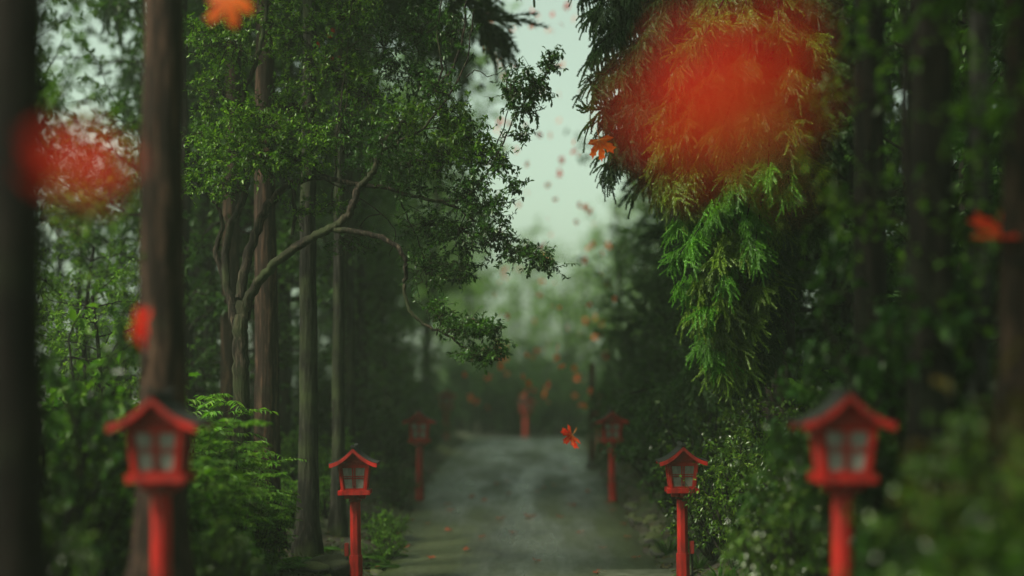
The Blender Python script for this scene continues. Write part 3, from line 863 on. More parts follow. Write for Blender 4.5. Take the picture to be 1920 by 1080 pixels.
    clusters = [(395, 60, 55, 60, 17.0, 30, 0), (440, 90, 60, 50, 16.8, 28, 0), (400, 170, 45, 55, 17.0, 26, 0), (385, 260, 40, 60, 17.1, 30, 0), (400, 310, 40, 40, 16.9, 22, 0),
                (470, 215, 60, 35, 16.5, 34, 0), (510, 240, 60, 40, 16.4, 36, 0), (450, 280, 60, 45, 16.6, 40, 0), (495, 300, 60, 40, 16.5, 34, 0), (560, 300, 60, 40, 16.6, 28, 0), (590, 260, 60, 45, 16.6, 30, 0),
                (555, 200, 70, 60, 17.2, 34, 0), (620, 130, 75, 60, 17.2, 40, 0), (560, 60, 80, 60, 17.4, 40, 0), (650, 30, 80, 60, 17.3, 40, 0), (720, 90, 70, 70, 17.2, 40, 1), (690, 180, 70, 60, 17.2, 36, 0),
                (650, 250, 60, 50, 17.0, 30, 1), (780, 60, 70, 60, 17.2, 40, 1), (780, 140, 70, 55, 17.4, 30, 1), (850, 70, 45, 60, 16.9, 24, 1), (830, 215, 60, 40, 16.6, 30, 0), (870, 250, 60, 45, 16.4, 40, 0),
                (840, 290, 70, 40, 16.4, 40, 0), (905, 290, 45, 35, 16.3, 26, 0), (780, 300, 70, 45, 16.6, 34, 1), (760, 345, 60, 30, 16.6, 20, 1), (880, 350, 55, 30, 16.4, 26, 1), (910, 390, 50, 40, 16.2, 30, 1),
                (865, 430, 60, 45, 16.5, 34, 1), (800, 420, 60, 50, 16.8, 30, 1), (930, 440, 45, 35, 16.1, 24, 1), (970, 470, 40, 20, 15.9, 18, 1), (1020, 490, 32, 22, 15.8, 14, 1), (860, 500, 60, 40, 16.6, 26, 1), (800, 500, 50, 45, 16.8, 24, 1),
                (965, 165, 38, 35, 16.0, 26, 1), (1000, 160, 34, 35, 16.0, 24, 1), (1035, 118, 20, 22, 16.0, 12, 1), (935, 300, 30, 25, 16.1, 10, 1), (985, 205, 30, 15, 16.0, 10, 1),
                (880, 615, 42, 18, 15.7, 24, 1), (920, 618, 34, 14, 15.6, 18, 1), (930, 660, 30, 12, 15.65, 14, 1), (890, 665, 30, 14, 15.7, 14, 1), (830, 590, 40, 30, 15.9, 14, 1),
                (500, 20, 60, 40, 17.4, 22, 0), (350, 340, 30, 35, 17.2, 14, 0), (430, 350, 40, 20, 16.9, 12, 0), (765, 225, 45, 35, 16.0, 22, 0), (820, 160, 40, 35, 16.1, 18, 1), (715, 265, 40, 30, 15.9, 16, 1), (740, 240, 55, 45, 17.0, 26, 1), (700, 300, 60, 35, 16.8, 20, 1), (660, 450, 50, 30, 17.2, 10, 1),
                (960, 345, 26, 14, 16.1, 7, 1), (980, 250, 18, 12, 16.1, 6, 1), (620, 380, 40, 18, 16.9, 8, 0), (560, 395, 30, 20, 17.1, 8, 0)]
    npos = np.array([p for p, _ in nodes])
    groups = {0: [], 1: []}
    for (px, py, rx, ry, D, ntw, k) in clusters:
        c = P(px, py, D) - O
        sx, sz = rx * D / F, ry * D / F
        j = int(np.argmin(((npos - c) ** 2).sum(1)))
        if np.linalg.norm(npos[j] - c) > 0.12:
            mid = (npos[j] + c) / 2 + r.normal(0, 0.08, 3)
            pts = smooth_line([npos[j], mid, c], 5); a.add(*tube(pts, np.linspace(0.009, 0.004, len(pts)), 5))
        for _ in range(int(ntw * 2.0)):
            u_ = r.normal(0, 1, 3); u_ /= np.linalg.norm(u_); u_ *= r.uniform(0, 1) ** 0.45
            tip = c + u_ * np.array([sx, 0.35 + 0.5 * sx, sz])
            s0 = c + (tip - c) * 0.25 + r.normal(0, 0.04, 3)
            dd = unit(tip - s0) + r.normal(0, 0.35, 3) + np.array([0, 0, 0.15])
            L = r.uniform(0.16, 0.36)
            tw = wander(tip - unit(dd) * L * 0.5, dd, L, r, 5, 0.22, -0.03)
            a.add(*tube(tw, np.linspace(0.0045, 0.002, len(tw)), 3))
            if r.uniform() < 0.4:
                ln = smooth_line([c, (c + tw[0]) / 2 + r.normal(0, 0.03, 3), tw[0]], 4); a.add(*tube(ln, np.linspace(0.006, 0.004, len(ln)), 4))
            groups[k].append(leaves_on(tw, r, int(r.integers(11, 18)), (0.035, 0.068), droop=0.35, from_t=0.1))
    a.build('trunk', M['bark_limb'], root, True)
    for k, m in ((0, 'camellia'), (1, 'camellia_dark')):  # lit clusters get the lighter leaf colour, shaded clusters the darker
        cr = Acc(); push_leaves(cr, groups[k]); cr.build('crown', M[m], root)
    return root
gnarled_tree()

# ------------------------------------------------------------------ hero drooping cedar on the right
def weeping_cedar():
    r = np.random.default_rng(9)
    b = P(1455, 0, 18.6); b[2] = gz(b[0], b[1])
    root = empty('weeping_cedar', b); tag(root, 'large cedar with bright drooping needle sprays hanging over the right bushes', 'tree')
    O = b
    a = Acc()
    line = trunk_line((0, 0, -0.3), (0.2, 0.3, 13), r, 0.05, 40)
    z = np.clip(line[:, 2], 0, None)
    a.add(*tube(line, 0.27 * (1 - 0.75 * z / 13) * (1 + 0.6 * np.exp(-z / 0.4)), 32, 0.03, 3))
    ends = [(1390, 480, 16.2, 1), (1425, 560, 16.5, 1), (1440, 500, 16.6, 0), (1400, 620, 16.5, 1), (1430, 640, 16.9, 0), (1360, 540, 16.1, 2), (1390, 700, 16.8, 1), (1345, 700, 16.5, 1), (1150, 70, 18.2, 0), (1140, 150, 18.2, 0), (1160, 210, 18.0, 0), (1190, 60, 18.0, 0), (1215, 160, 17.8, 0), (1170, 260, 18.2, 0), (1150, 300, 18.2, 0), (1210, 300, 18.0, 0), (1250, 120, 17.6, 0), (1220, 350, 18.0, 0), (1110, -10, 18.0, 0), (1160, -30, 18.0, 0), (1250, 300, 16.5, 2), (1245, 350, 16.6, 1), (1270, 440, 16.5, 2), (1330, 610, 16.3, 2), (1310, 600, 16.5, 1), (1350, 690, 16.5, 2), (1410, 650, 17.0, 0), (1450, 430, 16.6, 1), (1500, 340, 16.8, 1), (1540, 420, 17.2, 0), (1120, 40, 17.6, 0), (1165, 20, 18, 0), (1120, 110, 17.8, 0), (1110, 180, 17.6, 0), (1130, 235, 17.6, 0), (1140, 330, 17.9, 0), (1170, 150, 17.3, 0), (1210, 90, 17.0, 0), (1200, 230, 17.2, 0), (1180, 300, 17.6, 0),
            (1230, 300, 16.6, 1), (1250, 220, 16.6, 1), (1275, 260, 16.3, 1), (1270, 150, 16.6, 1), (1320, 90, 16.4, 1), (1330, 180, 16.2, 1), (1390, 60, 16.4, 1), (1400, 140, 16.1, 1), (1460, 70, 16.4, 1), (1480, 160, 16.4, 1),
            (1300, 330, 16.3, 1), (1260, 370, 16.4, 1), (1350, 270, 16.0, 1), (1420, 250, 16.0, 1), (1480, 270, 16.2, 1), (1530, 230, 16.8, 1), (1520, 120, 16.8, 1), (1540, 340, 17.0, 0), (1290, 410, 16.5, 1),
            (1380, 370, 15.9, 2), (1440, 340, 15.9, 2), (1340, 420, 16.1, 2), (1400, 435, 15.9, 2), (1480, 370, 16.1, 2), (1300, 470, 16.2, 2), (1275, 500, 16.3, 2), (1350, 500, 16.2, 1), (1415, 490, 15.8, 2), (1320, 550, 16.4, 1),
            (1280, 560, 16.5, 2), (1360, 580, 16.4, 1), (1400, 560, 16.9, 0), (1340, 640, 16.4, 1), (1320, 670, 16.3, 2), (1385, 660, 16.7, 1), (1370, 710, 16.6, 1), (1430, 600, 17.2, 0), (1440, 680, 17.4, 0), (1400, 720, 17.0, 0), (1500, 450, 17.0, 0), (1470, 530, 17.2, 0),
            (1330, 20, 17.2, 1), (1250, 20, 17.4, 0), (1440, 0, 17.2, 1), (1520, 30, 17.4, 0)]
    g = {0: [], 1: [], 2: []}
    for (px, py, D, k) in ends:
        e = P(px, py - 25, D) - O
        out = e.copy(); out[2] = 0; L = np.linalg.norm(out)
        s = np.array([0, 0, e[2] + 0.25 * L + r.uniform(0.0, 0.3)])
        mid = s * 0.45 + e * 0.55 + np.array([0, 0, 0.18 * L])
        pts = smooth_line([s, mid, e], 8)
        a.add(*tube(pts, np.linspace(0.03, 0.006, len(pts)), 6))
        n = int(r.integers(36, 48))
        t = (1 - r.uniform(0, 1, n) ** 1.3 * 0.55) * (len(pts) - 1.01); i = t.astype(int); f = (t - i)[:, None]
        p = pts[i] * (1 - f) + pts[i + 1] * f + r.normal(0, 0.03, (n, 3))
        od = unit(out)
        long = 1.0 if k != 2 else 0.8
        d = unit(od[None] * r.uniform(0.1, 0.9, (n, 1)) + r.normal(0, 0.38, (n, 3)) + np.array([0, 0, -1.05]))
        nr = unit(od[None] * 0.9 + np.array([0, 0, 0.5]) + r.normal(0, 0.4, (n, 3)))
        g[k].append((p, d, nr, r.uniform(0.34, 0.62, n) * long))
    a.build('trunk', M['bark_dark'], root, True)
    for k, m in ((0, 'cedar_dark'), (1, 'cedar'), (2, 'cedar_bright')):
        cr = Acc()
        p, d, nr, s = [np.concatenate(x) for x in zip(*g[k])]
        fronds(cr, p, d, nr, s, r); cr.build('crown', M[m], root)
    return root
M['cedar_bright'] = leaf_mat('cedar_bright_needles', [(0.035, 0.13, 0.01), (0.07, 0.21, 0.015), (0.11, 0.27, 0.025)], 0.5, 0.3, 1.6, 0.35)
weeping_cedar()

# ------------------------------------------------------------------ left trunks (tall cedars, crowns mostly above the frame)
def at(px, D): x = (px - 960) / F * D; return (x, D, gz(x, D))
cedar('cedar_tree', at(496, 18.9), 15, 0.185, 8.5, 3.4, 26, 31, M['bark_red'], M['cedar_dark'], 'thick red brown cedar trunk behind the gnarled tree', per=14, fsize=(0.7, 1.2))
cedar('cedar_tree', at(430, 21.5), 15, 0.17, 8.5, 3.4, 26, 32, M['bark_red'], M['cedar_dark'], 'pale brown cedar trunk left of the gnarled tree stem', per=14, fsize=(0.7, 1.2))
cedar('cedar_tree', at(577, 18.3), 15, 0.135, 8.5, 3.2, 24, 33, M['bark_grey'], M['cedar_dark'], 'straight grey mossy trunk with the boulder near its foot', per=14, fsize=(0.7, 1.2))
cedar('cedar_tree', at(631, 20.5), 15, 0.10, 8.5, 3.0, 22, 34, M['bark_grey'], M['cedar_dark'], 'slim grey trunk rising directly behind the sharp left lantern roof', per=14, fsize=(0.7, 1.2))
cedar('cedar_tree', at(657, 25.0), 15, 0.10, 9, 3.0, 22, 35, M['bark_grey'], M['cedar_dark'], 'thin trunk just right of the slim one behind the left lantern', per=14, fsize=(0.7, 1.2))
cedar('cedar_tree', at(681, 29.5), 16, 0.13, 9, 3.2, 22, 36, M['bark_grey'], M['cedar_dark'], 'hazy olive trunk last in the row behind the left lantern', per=14, fsize=(0.7, 1.2))
# blurred foreground trunks
cedar('cedar_tree', at(22, 5.6), 13, 0.15, 7, 3.0, 20, 37, M['bark_dark'], M['cedar_dark'], 'broad blurred dark trunk at the far left edge of the photo', per=14, fsize=(0.7, 1.2))
cedar('cedar_tree', at(298, 10.2), 14, 0.185, 7, 3.0, 20, 38, M['bark_red'], M['cedar_dark'], 'blurred dark trunk behind the near left lantern', per=14, fsize=(0.7, 1.2))
cedar('cedar_tree', at(1832, 9.6), 13, 0.095, 7, 2.7, 16, 39, M['bark_pale'], M['cedar_dark'], 'blurred pale grey trunk at the right among dark leaves', per=14, fsize=(0.7, 1.2))
cedar('cedar_tree', at(1755, 9.6), 14, 0.17, 7, 3.0, 20, 40, M['bark_dark'], M['cedar_dark'], 'blurred black trunk left of the pale grey trunk', per=14, fsize=(0.7, 1.2))
cedar('cedar_tree', at(1640, 11.5), 14, 0.15, 7, 3.0, 20, 41, M['bark_dark'], M['cedar_dark'], 'dim brown trunk above the near right lantern', per=14, fsize=(0.7, 1.2))
cedar('cedar_tree', at(1915, 8.8), 13, 0.17, 7, 3.0, 20, 42, M['bark_red'], M['cedar_dark'], 'blurred reddish trunk at the far right edge of the photo', per=14, fsize=(0.7, 1.2))

# ------------------------------------------------------------------ background forest (prototypes copied)
protoA = broadleaf('broadleaf_tree', (0, 0, 0), 11, 0.16, 1.2, 2.6, 51, M['bark_dark'], M['forest'], 'x', nl=34)
protoB = broadleaf('broadleaf_tree', (0, 0, 0), 13, 0.18, 2.5, 3.0, 52, M['bark_dark'], M['forest'], 'x', nl=36)
protoC = cedar('conifer_tree', (0, 0, 0), 14, 0.2, 1.0, 2.4, 70, 53, M['bark_dark'], M['cedar_dark'], 'x', per=12, fsize=(0.6, 1.1))
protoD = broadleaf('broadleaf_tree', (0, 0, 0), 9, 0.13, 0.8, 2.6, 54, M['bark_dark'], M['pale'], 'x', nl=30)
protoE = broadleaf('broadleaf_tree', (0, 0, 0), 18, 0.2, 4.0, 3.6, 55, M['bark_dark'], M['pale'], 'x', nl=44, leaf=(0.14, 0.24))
shade_canopy = broadleaf('broadleaf_tree', (0, 0, 0), 17, 0.22, 9.5, 5.0, 56, M['bark_dark'], M['forest'], 'x', nl=40, leaf=(0.16, 0.26), ntw=16)
protos = {'H': shade_canopy, 'E': protoE, 'A': protoA, 'B': protoB, 'C': protoC, 'D': protoD}
used = set()
def put(k, x, D, s, label, group, sz=1.0):
    p = protos[k]
    o = p if k not in used else copy_tree(p)
    used.add(k)
    o.location = (x, D, gz(x, D)); o.rotation_euler = (0, 0, random.uniform(0, 6.28)); o.scale = (s, s, s * sz)
    tag(o, label, 'tree', group)
    return o
GL = 'dark misty trees on the left of the path'
GR = 'dark misty trees on the right of the path'
GH = 'tall trees added so their crowns shade the path'
GM = 'trees tinted pale as they fade in the mist at the end of the path'
for k, x, D, s in [('A', -4.6, 24, 1.0), ('B', -3.6, 30, 1.0), ('A', -5.6, 26.5, 1.0), ('B', -5.6, 34, 1.1), ('C', -13.4, 30, 1.0), ('A', -3.9, 37, 1.0), ('B', -9.5, 24, 1.0), ('D', -6.3, 20.5, 0.5), ('D', -5.2, 18.0, 0.42), ('D', -8.4, 27, 0.72), ('A', -10.5, 33, 0.72), ('A', -8.6, 31, 0.6), ('A', -11.5, 31, 1.2), ('C', -5.0, 44, 1.1), ('B', -7.8, 42, 1.1), ('A', -4.4, 52, 1.1), ('C', -18, 42, 1.1), ('A', -3.1, 27.5, 0.55), ('A', -2.9, 33, 0.6), ('A', -3.4, 41, 0.8), ('B', -4.3, 26, 1.0), ('A', -5.2, 22.5, 0.9), ('B', -6.3, 29, 1.2), ('A', -7.5, 33, 1.3), ('B', -7.9, 39, 1.2), ('A', -9, 19, 1.0)]:
    put(k, x, D, s, 'dark leafy tree standing in the dim forest left of the path', GL)
for k, x, D, s in [('C', 4.1, 21.5, 1.1), ('C', 3.9, 27, 0.9), ('A', 3.7, 23, 0.65), ('B', 5.2, 30, 1.0), ('A', 4.8, 36, 0.9), ('C', 7.0, 24, 1.0), ('B', 7.8, 33, 1.0), ('A', 6.2, 19.5, 0.9), ('C', 9.5, 27, 1.1), ('A', 5.2, 46, 0.9), ('B', 8.0, 43, 1.1), ('C', 6.2, 15, 0.85), ('A', 7.6, 16.5, 1.0), ('A', 5.5, 24, 0.8), ('A', 7.3, 31, 0.95), ('A', 4.9, 20.8, 0.6), ('A', 2.9, 31, 0.5), ('A', 2.9, 36, 0.55), ('A', 3.2, 26.5, 0.42), ('C', 4.6, 31, 0.9), ('B', 9.2, 21, 1.1), ('A', 10.5, 24, 1.2), ('B', 12, 33, 1.3), ('A', 5.6, 12.8, 0.8), ('B', 6.0, 40, 1.2)]:
    put(k, x, D, s, 'dark leafy tree standing in the dim forest right of the path', GR)
for k, x, D, s in [('H', 5.4, 6.5, 1.0), ('H', 5.9, 14, 1.0), ('H', -10.5, 23, 1.0), ('H', 6.4, 22, 1.05), ('H', -6.4, 32, 1.0), ('H', 7.2, 31, 1.15), ('H', 4.8, -1, 1.0), ('H', -3.5, -7, 1.0), ('H', 3.2, -9, 1.1), ('H', 9.5, 3, 1.0), ('H', 9.8, 11, 1.1)]:  # added so their high crowns darken the near path and haze
    put(k, x, D, s, 'tall tree added so its high crown shades the path', GH)
for k, x, D, s in [('B', -6.5, -8, 1.0), ('B', 0.5, -13, 1.0), ('A', 7.5, -6, 1.1), ('A', -4.0, -12, 1.1), ('B', 5.0, -14, 1.0)]:  # unseen trees added to block open sky light from behind the camera
    put(k, x, D, s, 'unseen leafy forest tree added behind the camera for its shade', 'unseen trees added behind the camera for shade')
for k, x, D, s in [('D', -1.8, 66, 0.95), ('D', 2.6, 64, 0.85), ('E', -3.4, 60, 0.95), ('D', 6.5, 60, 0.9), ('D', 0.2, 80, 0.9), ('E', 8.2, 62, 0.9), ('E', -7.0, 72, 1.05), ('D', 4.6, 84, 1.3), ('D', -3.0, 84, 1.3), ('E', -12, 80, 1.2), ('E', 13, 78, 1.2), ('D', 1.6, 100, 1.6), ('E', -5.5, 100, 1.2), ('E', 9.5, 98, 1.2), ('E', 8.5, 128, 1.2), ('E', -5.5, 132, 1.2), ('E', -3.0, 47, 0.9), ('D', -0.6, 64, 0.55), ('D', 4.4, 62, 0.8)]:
    put(k, x, D, s, 'green tree tinted pale as it fades into bright mist beyond the end of the path', GM)

# ------------------------------------------------------------------ shrubs
sA = shrub('leafy_shrub', (0, 0, 0), 1.5, 0.85, 61, M['glossy'], 'x', stems=26, ntw=12, per=12)
sB = whorl_plant('bamboo_leaved_shrub', (0, 0, 0), 1.5, 0.5, 62, M['bright'], 'x', stems=13)
sC = shrub('leafy_shrub', (0, 0, 0), 1.2, 0.8, 63, M['bright'], 'x', stems=18, ntw=9, per=10, leaf=(0.05, 0.09))
sD = blade_tuft('grass_tuft', (0, 0, 0), 0.5, 64, M['fern'], 'x', nblade=70)
sE = fern('fern', (0, 0, 0), 0.6, 65, M['fern'], 'x')
sF = shrub('leafy_shrub', (0, 0, 0), 1.6, 0.9, 66, M['camellia_dark'], 'x', stems=22, ntw=10, per=11, leaf=(0.05, 0.09))
sG = shrub('withered_shrub', (0, 0, 0), 1.6, 0.7, 67, M['brown_leaf'], 'x', stems=16, ntw=8, per=9, leaf=(0.06, 0.1))
sprot = dict(A=sA, B=sB, C=sC, D=sD, E=sE, F=sF, G=sG)
cats = dict(A='shrub', B='shrub', C='shrub', D='grass', E='fern', F='shrub', G='shrub')
sused = set()
def sput(k, px, D, s, label, group=None, dz=0.0, x=None):
    p = sprot[k]
    o = p if k not in sused else copy_tree(p)
    sused.add(k)
    place(o, px, D, dz, s, random.uniform(0, 6.28), x)
    if 'group' in o: del o['group']
    tag(o, label, cats[k], group)
    return o
# right bank, in focus
RB = 'glossy leaved bushes on the right bank behind the lantern'
for px, D, s, k in [(1385, 16.0, 0.85, 'A'), (1440, 17.0, 1.0, 'A'), (1345, 17.6, 0.85, 'A'), (1500, 15.0, 0.95, 'A'), (1400, 19.0, 1.2, 'A'), (1330, 20.5, 1.2, 'A'), (1490, 18.5, 1.25, 'A'), (1560, 16.5, 1.1, 'A')]:
    sput(k, px, D, s, 'dense glossy small leaved bush on the right bank by the sharp lantern', RB, 0.1)
RD = 'dark bushes lining the right side beyond the stone row'
for px, D, s in [(1270, 22.5, 1.2), (1310, 22.0, 1.4), (1240, 25.0, 1.15), (1215, 28.0, 1.2), (1290, 26.0, 1.6), (1190, 31, 1.2), (1340, 25, 1.7), (1170, 38, 1.2), (1160, 44, 1.3), (1240, 32, 1.9)]:
    sput('F', px, D, s, 'dark bush crowding the right path side behind the mossy stones', RD)
for px, D, s, lb in [(1385, 14.6, 0.7, 'arching grass tuft low on the right bank, nearest the near lantern'), (1350, 15.6, 0.7, 'arching grass tuft right of the sharp right lantern post'), (1252, 19.5, 0.8, 'grass tuft hanging over the mossy stones left of the lantern post'), (1268, 20.5, 0.8, 'pale grass tuft directly behind the sharp right lantern post'), (1420, 15.2, 0.8, 'dark grass tuft at the bottom of the right bushes'), (1310, 17.6, 0.6, 'small grass tuft at the back edge of the concrete slab')]:
    sput('D', px, D, s, lb)
# left side, in focus
LB = 'narrow leaved shrubs crowding the left trunks'
for px, D, s in [(455, 15.2, 0.72), (420, 14.6, 0.8), (500, 15.6, 0.55), (395, 15.6, 1.1), (370, 17.0, 1.4), (445, 16.2, 0.95), (410, 13.2, 0.62), (360, 13.0, 0.85)]:
    sput('B', px, D, s, 'bright narrow leaved shrub growing before the left cedar trunks', LB)
for px, D, s, lb in [(722, 19.5, 0.42, 'low bright green shrub right of the sharp left lantern post'), (705, 20.6, 0.5, 'fresh green shrub behind the sharp left lantern post'), (740, 21.4, 0.42, 'small green shrub at the left path edge beyond the lantern'),
                     (545, 20.4, 0.75, 'green shrub between the brown cedar trunk and the grey trunk'), (606, 21.6, 0.7, 'green shrub between the grey trunk and the slim trunk'), (610, 24.0, 1.1, 'taller pale shrub behind the slim trunk at the left'), (540, 24.0, 1.1, 'taller pale shrub behind the grey trunk at the left')]:
    sput('C', px, D, s, lb)
for px, D, s, lb in [(715, 18.9, 0.6, 'fern at the left path edge beside the lantern post'), (735, 19.8, 0.55, 'fern at the path edge right of the low green shrub'), (690, 19.3, 0.6, 'fern behind the left lantern post'), (530, 17.0, 0.6, 'fern at the foot of the brown cedar trunk'), (560, 17.6, 0.5, 'fern at the foot of the grey mossy trunk'), (652, 18.6, 0.5, 'fern just left of the sharp left lantern post'), (600, 18.9, 0.6, 'fern between the grey trunk and the boulder')]:
    sput('E', px, D, s, lb)
LD = 'dark bushes lining the left side beyond the sharp lantern'
for px, D, s in [(745, 24.5, 0.55), (720, 27.5, 0.9), (770, 31, 0.7), (800, 38, 0.9), (755, 35, 1.2), (700, 33, 1.5), (640, 28, 1.4), (590, 28, 1.5), (830, 48, 1.1), (790, 46, 1.4), (520, 27, 1.4)]:
    sput('F', px, D, s, 'dark bush in the gloom on the left path side beyond the lantern', LD)
EB = 'dark bushes closing the far end of the path'
for px, D, s in [(900, 57, 2.2), (945, 59, 2.1), (1000, 60, 2.0), (1050, 62, 2.0), (860, 56, 2.3), (1095, 61, 2.2), (1140, 60, 2.4), (920, 63, 2.6), (1020, 65, 2.6), (970, 57.5, 1.7), (1075, 66, 2.8)]:
    sput('F', px, D, s, 'hazy dark bush closing off the far end of the path', EB)
# blurred foreground
NL = 'blurred foreground bushes on the left'
for px, D, s, k in [(20, 6.2, 0.5, 'A'), (150, 12.2, 1.6, 'C'), (30, 8.6, 0.6, 'A'), (225, 12.6, 1.2, 'C'), (175, 14.0, 2.1, 'C'), (370, 12.2, 0.7, 'C'), (405, 11.2, 0.5, 'A'), (40, 10.5, 1.4, 'F'), (360, 13.6, 1.1, 'B'), (130, 11.0, 0.9, 'A'), (440, 12.0, 0.42, 'F'), (250, 11.4, 0.55, 'A')]:
    sput(k, px, D, s, 'blurred leafy bush close to the camera around the near left lantern', NL)
NR = 'blurred foreground bushes on the right'
for px, D, s, k in [(1660, 9.5, 0.8, 'F'), (1500, 11.5, 0.8, 'A'), (1560, 13.0, 1.1, 'A'), (1640, 12.0, 1.3, 'F'), (1720, 10.5, 1.3, 'F'), (1450, 13.0, 0.6, 'A'), (1800, 10, 1.6, 'F'), (1860, 7.0, 0.85, 'A'), (1760, 7.0, 0.6, 'F')]:
    sput(k, px, D, s, 'blurred dark bush close to the camera around the near right lantern', NR)
sput('C', 1905, 4.8, 1.05, 'vivid green blurred bush in the lower right corner')
sput('G', 1905, 7.2, 0.98, 'blurred brown withered bush at the right below the pale trunk', None, 0.0)
# leafy limbs hanging into the frame close by: low trees rooted beside the camera
nt = broadleaf('broadleaf_tree', (0, 0, 0), 6.0, 0.07, 2.0, 1.3, 71, M['bark_dark'], M['camellia'], 'x', nl=22, leaf=(0.06, 0.1), ntw=9, per=9)
place(nt, 1700, 10.0, 0, 0.85); relabel(nt, 'blurred slender tree with lit leaves above the near right lantern')
n2_ = copy_tree(nt); place(n2_, 1960, 8.4, 0, 0.9, 2.0); relabel(n2_, 'blurred slender leafy tree behind the pale trunk at the right edge')
n3_ = copy_tree(nt); place(n3_, 45, 10.5, 0, 0.85, 4.0); relabel(n3_, 'blurred slender leafy tree between the two dark left trunks')

# ------------------------------------------------------------------ ground cover (uncountable)
def cover():
    r = np.random.default_rng(77)
    n = 30000
    y = r.uniform(12.5, 50, n); s = np.where(r.uniform(0, 1, n) < 0.5, -1, 1)
    x = cx(y) + s * (hw(y) - 0.1 + np.abs(r.normal(0, 2.2, n)))
    p = np.stack([x, y, ground_z(x, y) + r.uniform(0.005, 0.05, n)], -1)
    d = r.normal(0, 1, (n, 3)) * np.array([1, 1, 0.35]); nr = unit(r.normal(0, 0.35, (n, 3)) + np.array([0, 0, 1]))
    a = Acc(); a.add(*stamp(LEAF_V, LEAF_Q, p, d, nr, r.uniform(0.04, 0.09, n)))
    o = a.build('leaf_litter', M['litter'])
    tag(o, 'brown and green leaf litter covering the banks beside the path', 'leaf litter', kind='stuff')
cover()

# ------------------------------------------------------------------ maple leaves
def maple_outline():
    h = [(0, 1.0), (0.06, 0.85), (0.20, 0.82), (0.15, 0.68), (0.20, 0.60), (0.13, 0.40), (0.30, 0.50), (0.31, 0.64), (0.42, 0.60), (0.64, 0.74), (0.62, 0.58), (0.78, 0.50), (0.60, 0.38),
         (0.60, 0.29), (0.32, 0.17), (0.50, 0.12), (0.70, 0.05), (0.56, -0.03), (0.45, -0.12), (0.22, -0.07), (0, 0.0)]
    return h + [(-x, y) for x, y in h[-2:0:-1]]
def maple_meshes(seed, matk, hero=True):
    r = np.random.default_rng(seed)
    k1, k2, k3 = r.uniform(-0.5, 0.5), r.uniform(0.1, 0.5), r.uniform(-0.3, 0.3)
    def bend(x, y): return k1 * (y - 0.4) ** 2 + k2 * x * x + k3 * x * y
    bm = bmesh.new()
    o = maple_outline()
    vs = [bm.verts.new((x, y, 0)) for x, y in o]
    f = bm.faces.new(vs)
    bmesh.ops.triangulate(bm, faces=[f])
    bmesh.ops.subdivide_edges(bm, edges=bm.edges[:], cuts=1)
    bmesh.ops.triangulate(bm, faces=bm.faces[:])
    for v in bm.verts: v.co.z = bend(v.co.x, v.co.y)
    for fc in bm.faces: fc.smooth = True
    me = bpy.data.meshes.new('maple_leaf'); bm.to_mesh(me); bm.free(); me.materials.append(M[matk])
    st_, vn = None, None
    if hero:
        a = Acc()
        for tx, ty in ((0, 0.93), (0.56, 0.66), (-0.56, 0.66), (0.6, 0.05), (-0.6, 0.05)):
            t = np.linspace(0, 1, 7)
            pts = np.stack([tx * t, ty * t, [bend(tx * u, ty * u) + 0.004 for u in t]], -1)
            a.add(*tube(pts, np.linspace(0.014, 0.004, 7), 5))
        ov = a.build('vein', M['vein']); vn = ov.data; bpy.data.objects.remove(ov)
        pts = smooth_line([(0, 0, bend(0, 0)), (0.03, -0.25, 0.04), (0.12, -0.55, 0.02)], 5)
        V, q = tube(pts, np.full(len(pts), 0.013), 6); os_ = mesh_np('stalk', V, [q], M['vein']); st_ = os_.data; bpy.data.objects.remove(os_)
    return me, vn, st_
def put_leaf(meshes, loc, size, rot, label, group=None):
    me, vn, st_ = meshes
    o = bpy.data.objects.new('maple_leaf', me); COL.objects.link(o)
    o.location = tuple(float(v) for v in loc); o.scale = (size,) * 3; o.rotation_euler = rot
    tag(o, label, 'leaf', group)
    for nm, m_ in (('vein', vn), ('stalk', st_)):
        if m_ is not None:
            c = bpy.data.objects.new(nm, m_); COL.objects.link(c); c.parent = o
    return o
FL = 'falling maple leaves'
H1 = maple_meshes(1, 'maple'); H2 = maple_meshes(2, 'maple_orange'); H3 = maple_meshes(3, 'maple_red')
put_leaf(H2, P(1124, 262, 15.3), 0.25, (R(80), R(163), R(28)), 'sharp orange red maple leaf falling before the dark cedar edge')
_l = put_leaf(H1, P(1073, 815, 15.0), 0.185, (R(120), R(-125), R(15)), 'sharp small orange maple leaf floating low over the path')
put_leaf(H2, P(428, -12, 9.0), 0.24, (R(85), R(172), R(-25)), 'orange maple leaf, slightly blurred, at the top edge before the gnarled tree')
rl = put_leaf(H1, P(1908, 440, 8.8), 0.33, (R(28), 0, R(100)), 'blurred orange red maple leaf before the pale trunk at the right')
rl.rotation_mode = 'ZXY'
put_leaf(H3, P(255, 606, 7.6), 0.16, (R(80), R(110), R(62)), 'small blurred crimson leaf turned edge on above the near left lantern')
put_leaf(H3, P(134, 348, 3.3), 0.165, (R(90), R(15), R(10)), 'large out of focus crimson leaf blob before the left edge trunk')
put_leaf(H3, P(1398, 250, 2.1), 0.20, (R(90), R(-30), R(0)), 'huge out of focus orange red leaf blob before the weeping cedar')
FARL = [maple_meshes(20 + i, k, False) for i, k in enumerate(('maple_far', 'maple_orange', 'maple_red'))]
def in_gap():
    while True:
        px, py = random.uniform(860, 1200), random.uniform(10, 900)
        c = np.interp(py, [0, 200, 500, 700, 900], [1000, 1000, 1030, 1010, 960]); w = np.interp(py, [0, 200, 450, 600, 900], [110, 90, 110, 150, 120])
        if abs(px - c) < w: return px, py
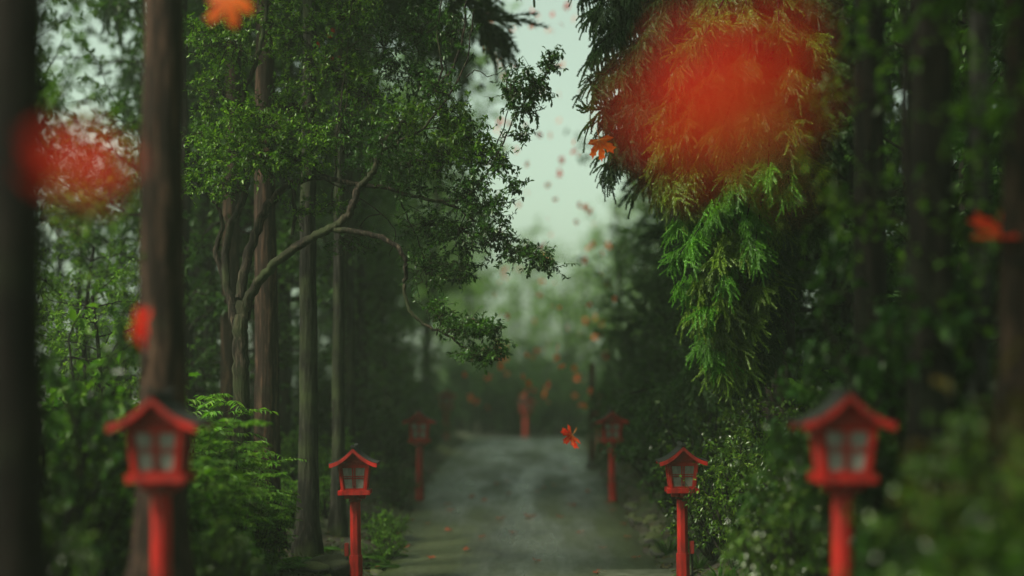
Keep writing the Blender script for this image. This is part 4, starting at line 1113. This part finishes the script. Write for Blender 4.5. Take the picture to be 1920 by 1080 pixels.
for i in range(190):
    px, py = in_gap(); D = random.uniform(28, 44)
    if py > 770: continue
    if P(px, py, D)[2] < hp(D) + 0.3: continue
    k = i % 3
    put_leaf(FARL[k], P(px, py, D), random.uniform(0.0044, 0.0068) * D * 0.62, (random.uniform(0, 6), random.uniform(0, 6), random.uniform(0, 6)),
             'small blurred %s maple leaf drifting down in the misty gap above the path' % ('scarlet', 'orange', 'crimson')[k], '%s leaves drifting in the misty gap' % ('scarlet', 'orange', 'crimson')[k])
for i in range(9):
    px, py, D = random.uniform(560, 640), random.uniform(50, 130), random.uniform(20, 22)
    put_leaf(FARL[2], P(px, py, D), 0.06, (random.uniform(0, 6), random.uniform(0, 6), 0), 'tiny dim red leaf among the dark upper branches of the gnarled tree', 'dim red leaves among the upper branches')
LG2 = 'fallen maple leaves lying on the damp path'
FW = maple_meshes(30, 'maple_wet', False)
for px, py, s in [(998, 970, .16), (935, 975, .13), (1075, 950, .12), (880, 935, .11), (840, 948, .11), (905, 942, .11), (1040, 912, .11), (1022, 918, .1), (955, 928, .1), (930, 910, .11), (1062, 882, .1), (842, 958, .1), (1050, 972, .1), (1100, 925, .1), (1118, 1078, .15), (838, 998, .11), (960, 1000, .09), (900, 1010, .1), (950, 905, .1), (1010, 925, .09), (720, 1045, .1), (742, 1005, .1), (770, 978, .09), (760, 1030, .1), (1180, 1010, .1), (1165, 985, .09), (1196, 1048, .1), (1150, 960, .09), (810, 1050, .1), (1010, 1055, .1), (1130, 1030, .09), (700, 1068, .1), (800, 985, .08), (1090, 1000, .09), (870, 1035, .09), (1140, 945, .08), (780, 960, .08)]:
    D = 22.0
    for _ in range(30): D = F * -float(hp(D)) / (py - HOR)
    x = (px - 960) / F * D
    put_leaf(FW, (x, D, float(hp(D)) + 0.035), s, (random.uniform(-.25, .25), random.uniform(-.25, .25), random.uniform(0, 6)), 'faded orange maple leaf lying flat on the damp path', LG2)

# ------------------------------------------------------------------ haze
bm = bmesh.new(); box(bm, (0, 90, 10.5), (300, 280, 36))
hm, nt, out = new_mat('haze_air')
pv = N(nt, 'ShaderNodeVolumePrincipled', Density=0.0014, Anisotropy=0.15)
pv.inputs['Color'].default_value = (0.78, 0.94, 0.74, 1)
nt.links.new(pv.outputs[0], out.inputs['Volume'])
hz = bm_obj('haze', bm, hm); tag(hz, 'pale green mist filling the forest', 'haze', kind='stuff')

# ------------------------------------------------------------------ world, sun, camera
SUN_EL, SUN_AZ = 48.0, -120.0        # azimuth measured from +Y towards +X
w = bpy.data.worlds.new('World'); scene.world = w; w.use_nodes = True
nt = w.node_tree; nt.nodes.clear()
wo = nt.nodes.new('ShaderNodeOutputWorld'); bg = nt.nodes.new('ShaderNodeBackground')
sky = nt.nodes.new('ShaderNodeTexSky'); sky.sky_type = 'NISHITA'; sky.sun_disc = False
sky.sun_elevation = R(SUN_EL); sky.sun_rotation = R(SUN_AZ); sky.dust_density = 4.0; sky.air_density = 1.0; sky.ozone_density = 1.0
hs = nt.nodes.new('ShaderNodeHueSaturation'); hs.inputs['Saturation'].default_value = 0.25
mx = nt.nodes.new('ShaderNodeMix'); mx.data_type = 'RGBA'; mx.blend_type = 'MULTIPLY'; mx.inputs['Factor'].default_value = 1.0
mx.inputs['B'].default_value = (0.89, 1.08, 0.86, 1)
nt.links.new(sky.outputs[0], hs.inputs['Color']); nt.links.new(hs.outputs[0], mx.inputs['A']); nt.links.new(mx.outputs['Result'], bg.inputs['Color'])
bg.inputs['Strength'].default_value = 0.145
nt.links.new(bg.outputs[0], wo.inputs[0])
sd = bpy.data.lights.new('sun', 'SUN'); sd.energy = 5.0; sd.angle = R(12); sd.color = (1.0, 0.93, 0.76)
so = bpy.data.objects.new('sun', sd); COL.objects.link(so)
az, el = R(SUN_AZ), R(SUN_EL)
tow = Vector((math.sin(az) * math.cos(el), math.cos(az) * math.cos(el), math.sin(el)))
so.rotation_euler = tow.to_track_quat('Z', 'Y').to_euler(); so.location = (0, 0, 20)

cd = bpy.data.cameras.new('camera'); co = bpy.data.objects.new('camera', cd); COL.objects.link(co)
co.location = (0, 0, 0); co.rotation_euler = (R(90), 0, 0)
cd.sensor_width = 36.0; cd.lens = 36.0 * F / 1920; cd.shift_y = (HOR - 540) / 1920
cd.clip_start = 0.05; cd.clip_end = 1000
cd.dof.use_dof = True; cd.dof.focus_distance = 16.6; cd.dof.aperture_fstop = 0.30
scene.camera = co
scene.view_settings.view_transform = 'Standard'; scene.view_settings.look = 'None'
scene.view_settings.exposure = 0.4; scene.view_settings.gamma = 1.0
cy = scene.cycles
cy.max_bounces = 5; cy.diffuse_bounces = 3; cy.glossy_bounces = 2; cy.transmission_bounces = 3; cy.volume_bounces = 1; cy.transparent_max_bounces = 4
cy.caustics_reflective = False; cy.caustics_refractive = False; cy.use_denoising = True
cy.sample_clamp_indirect = 4.0
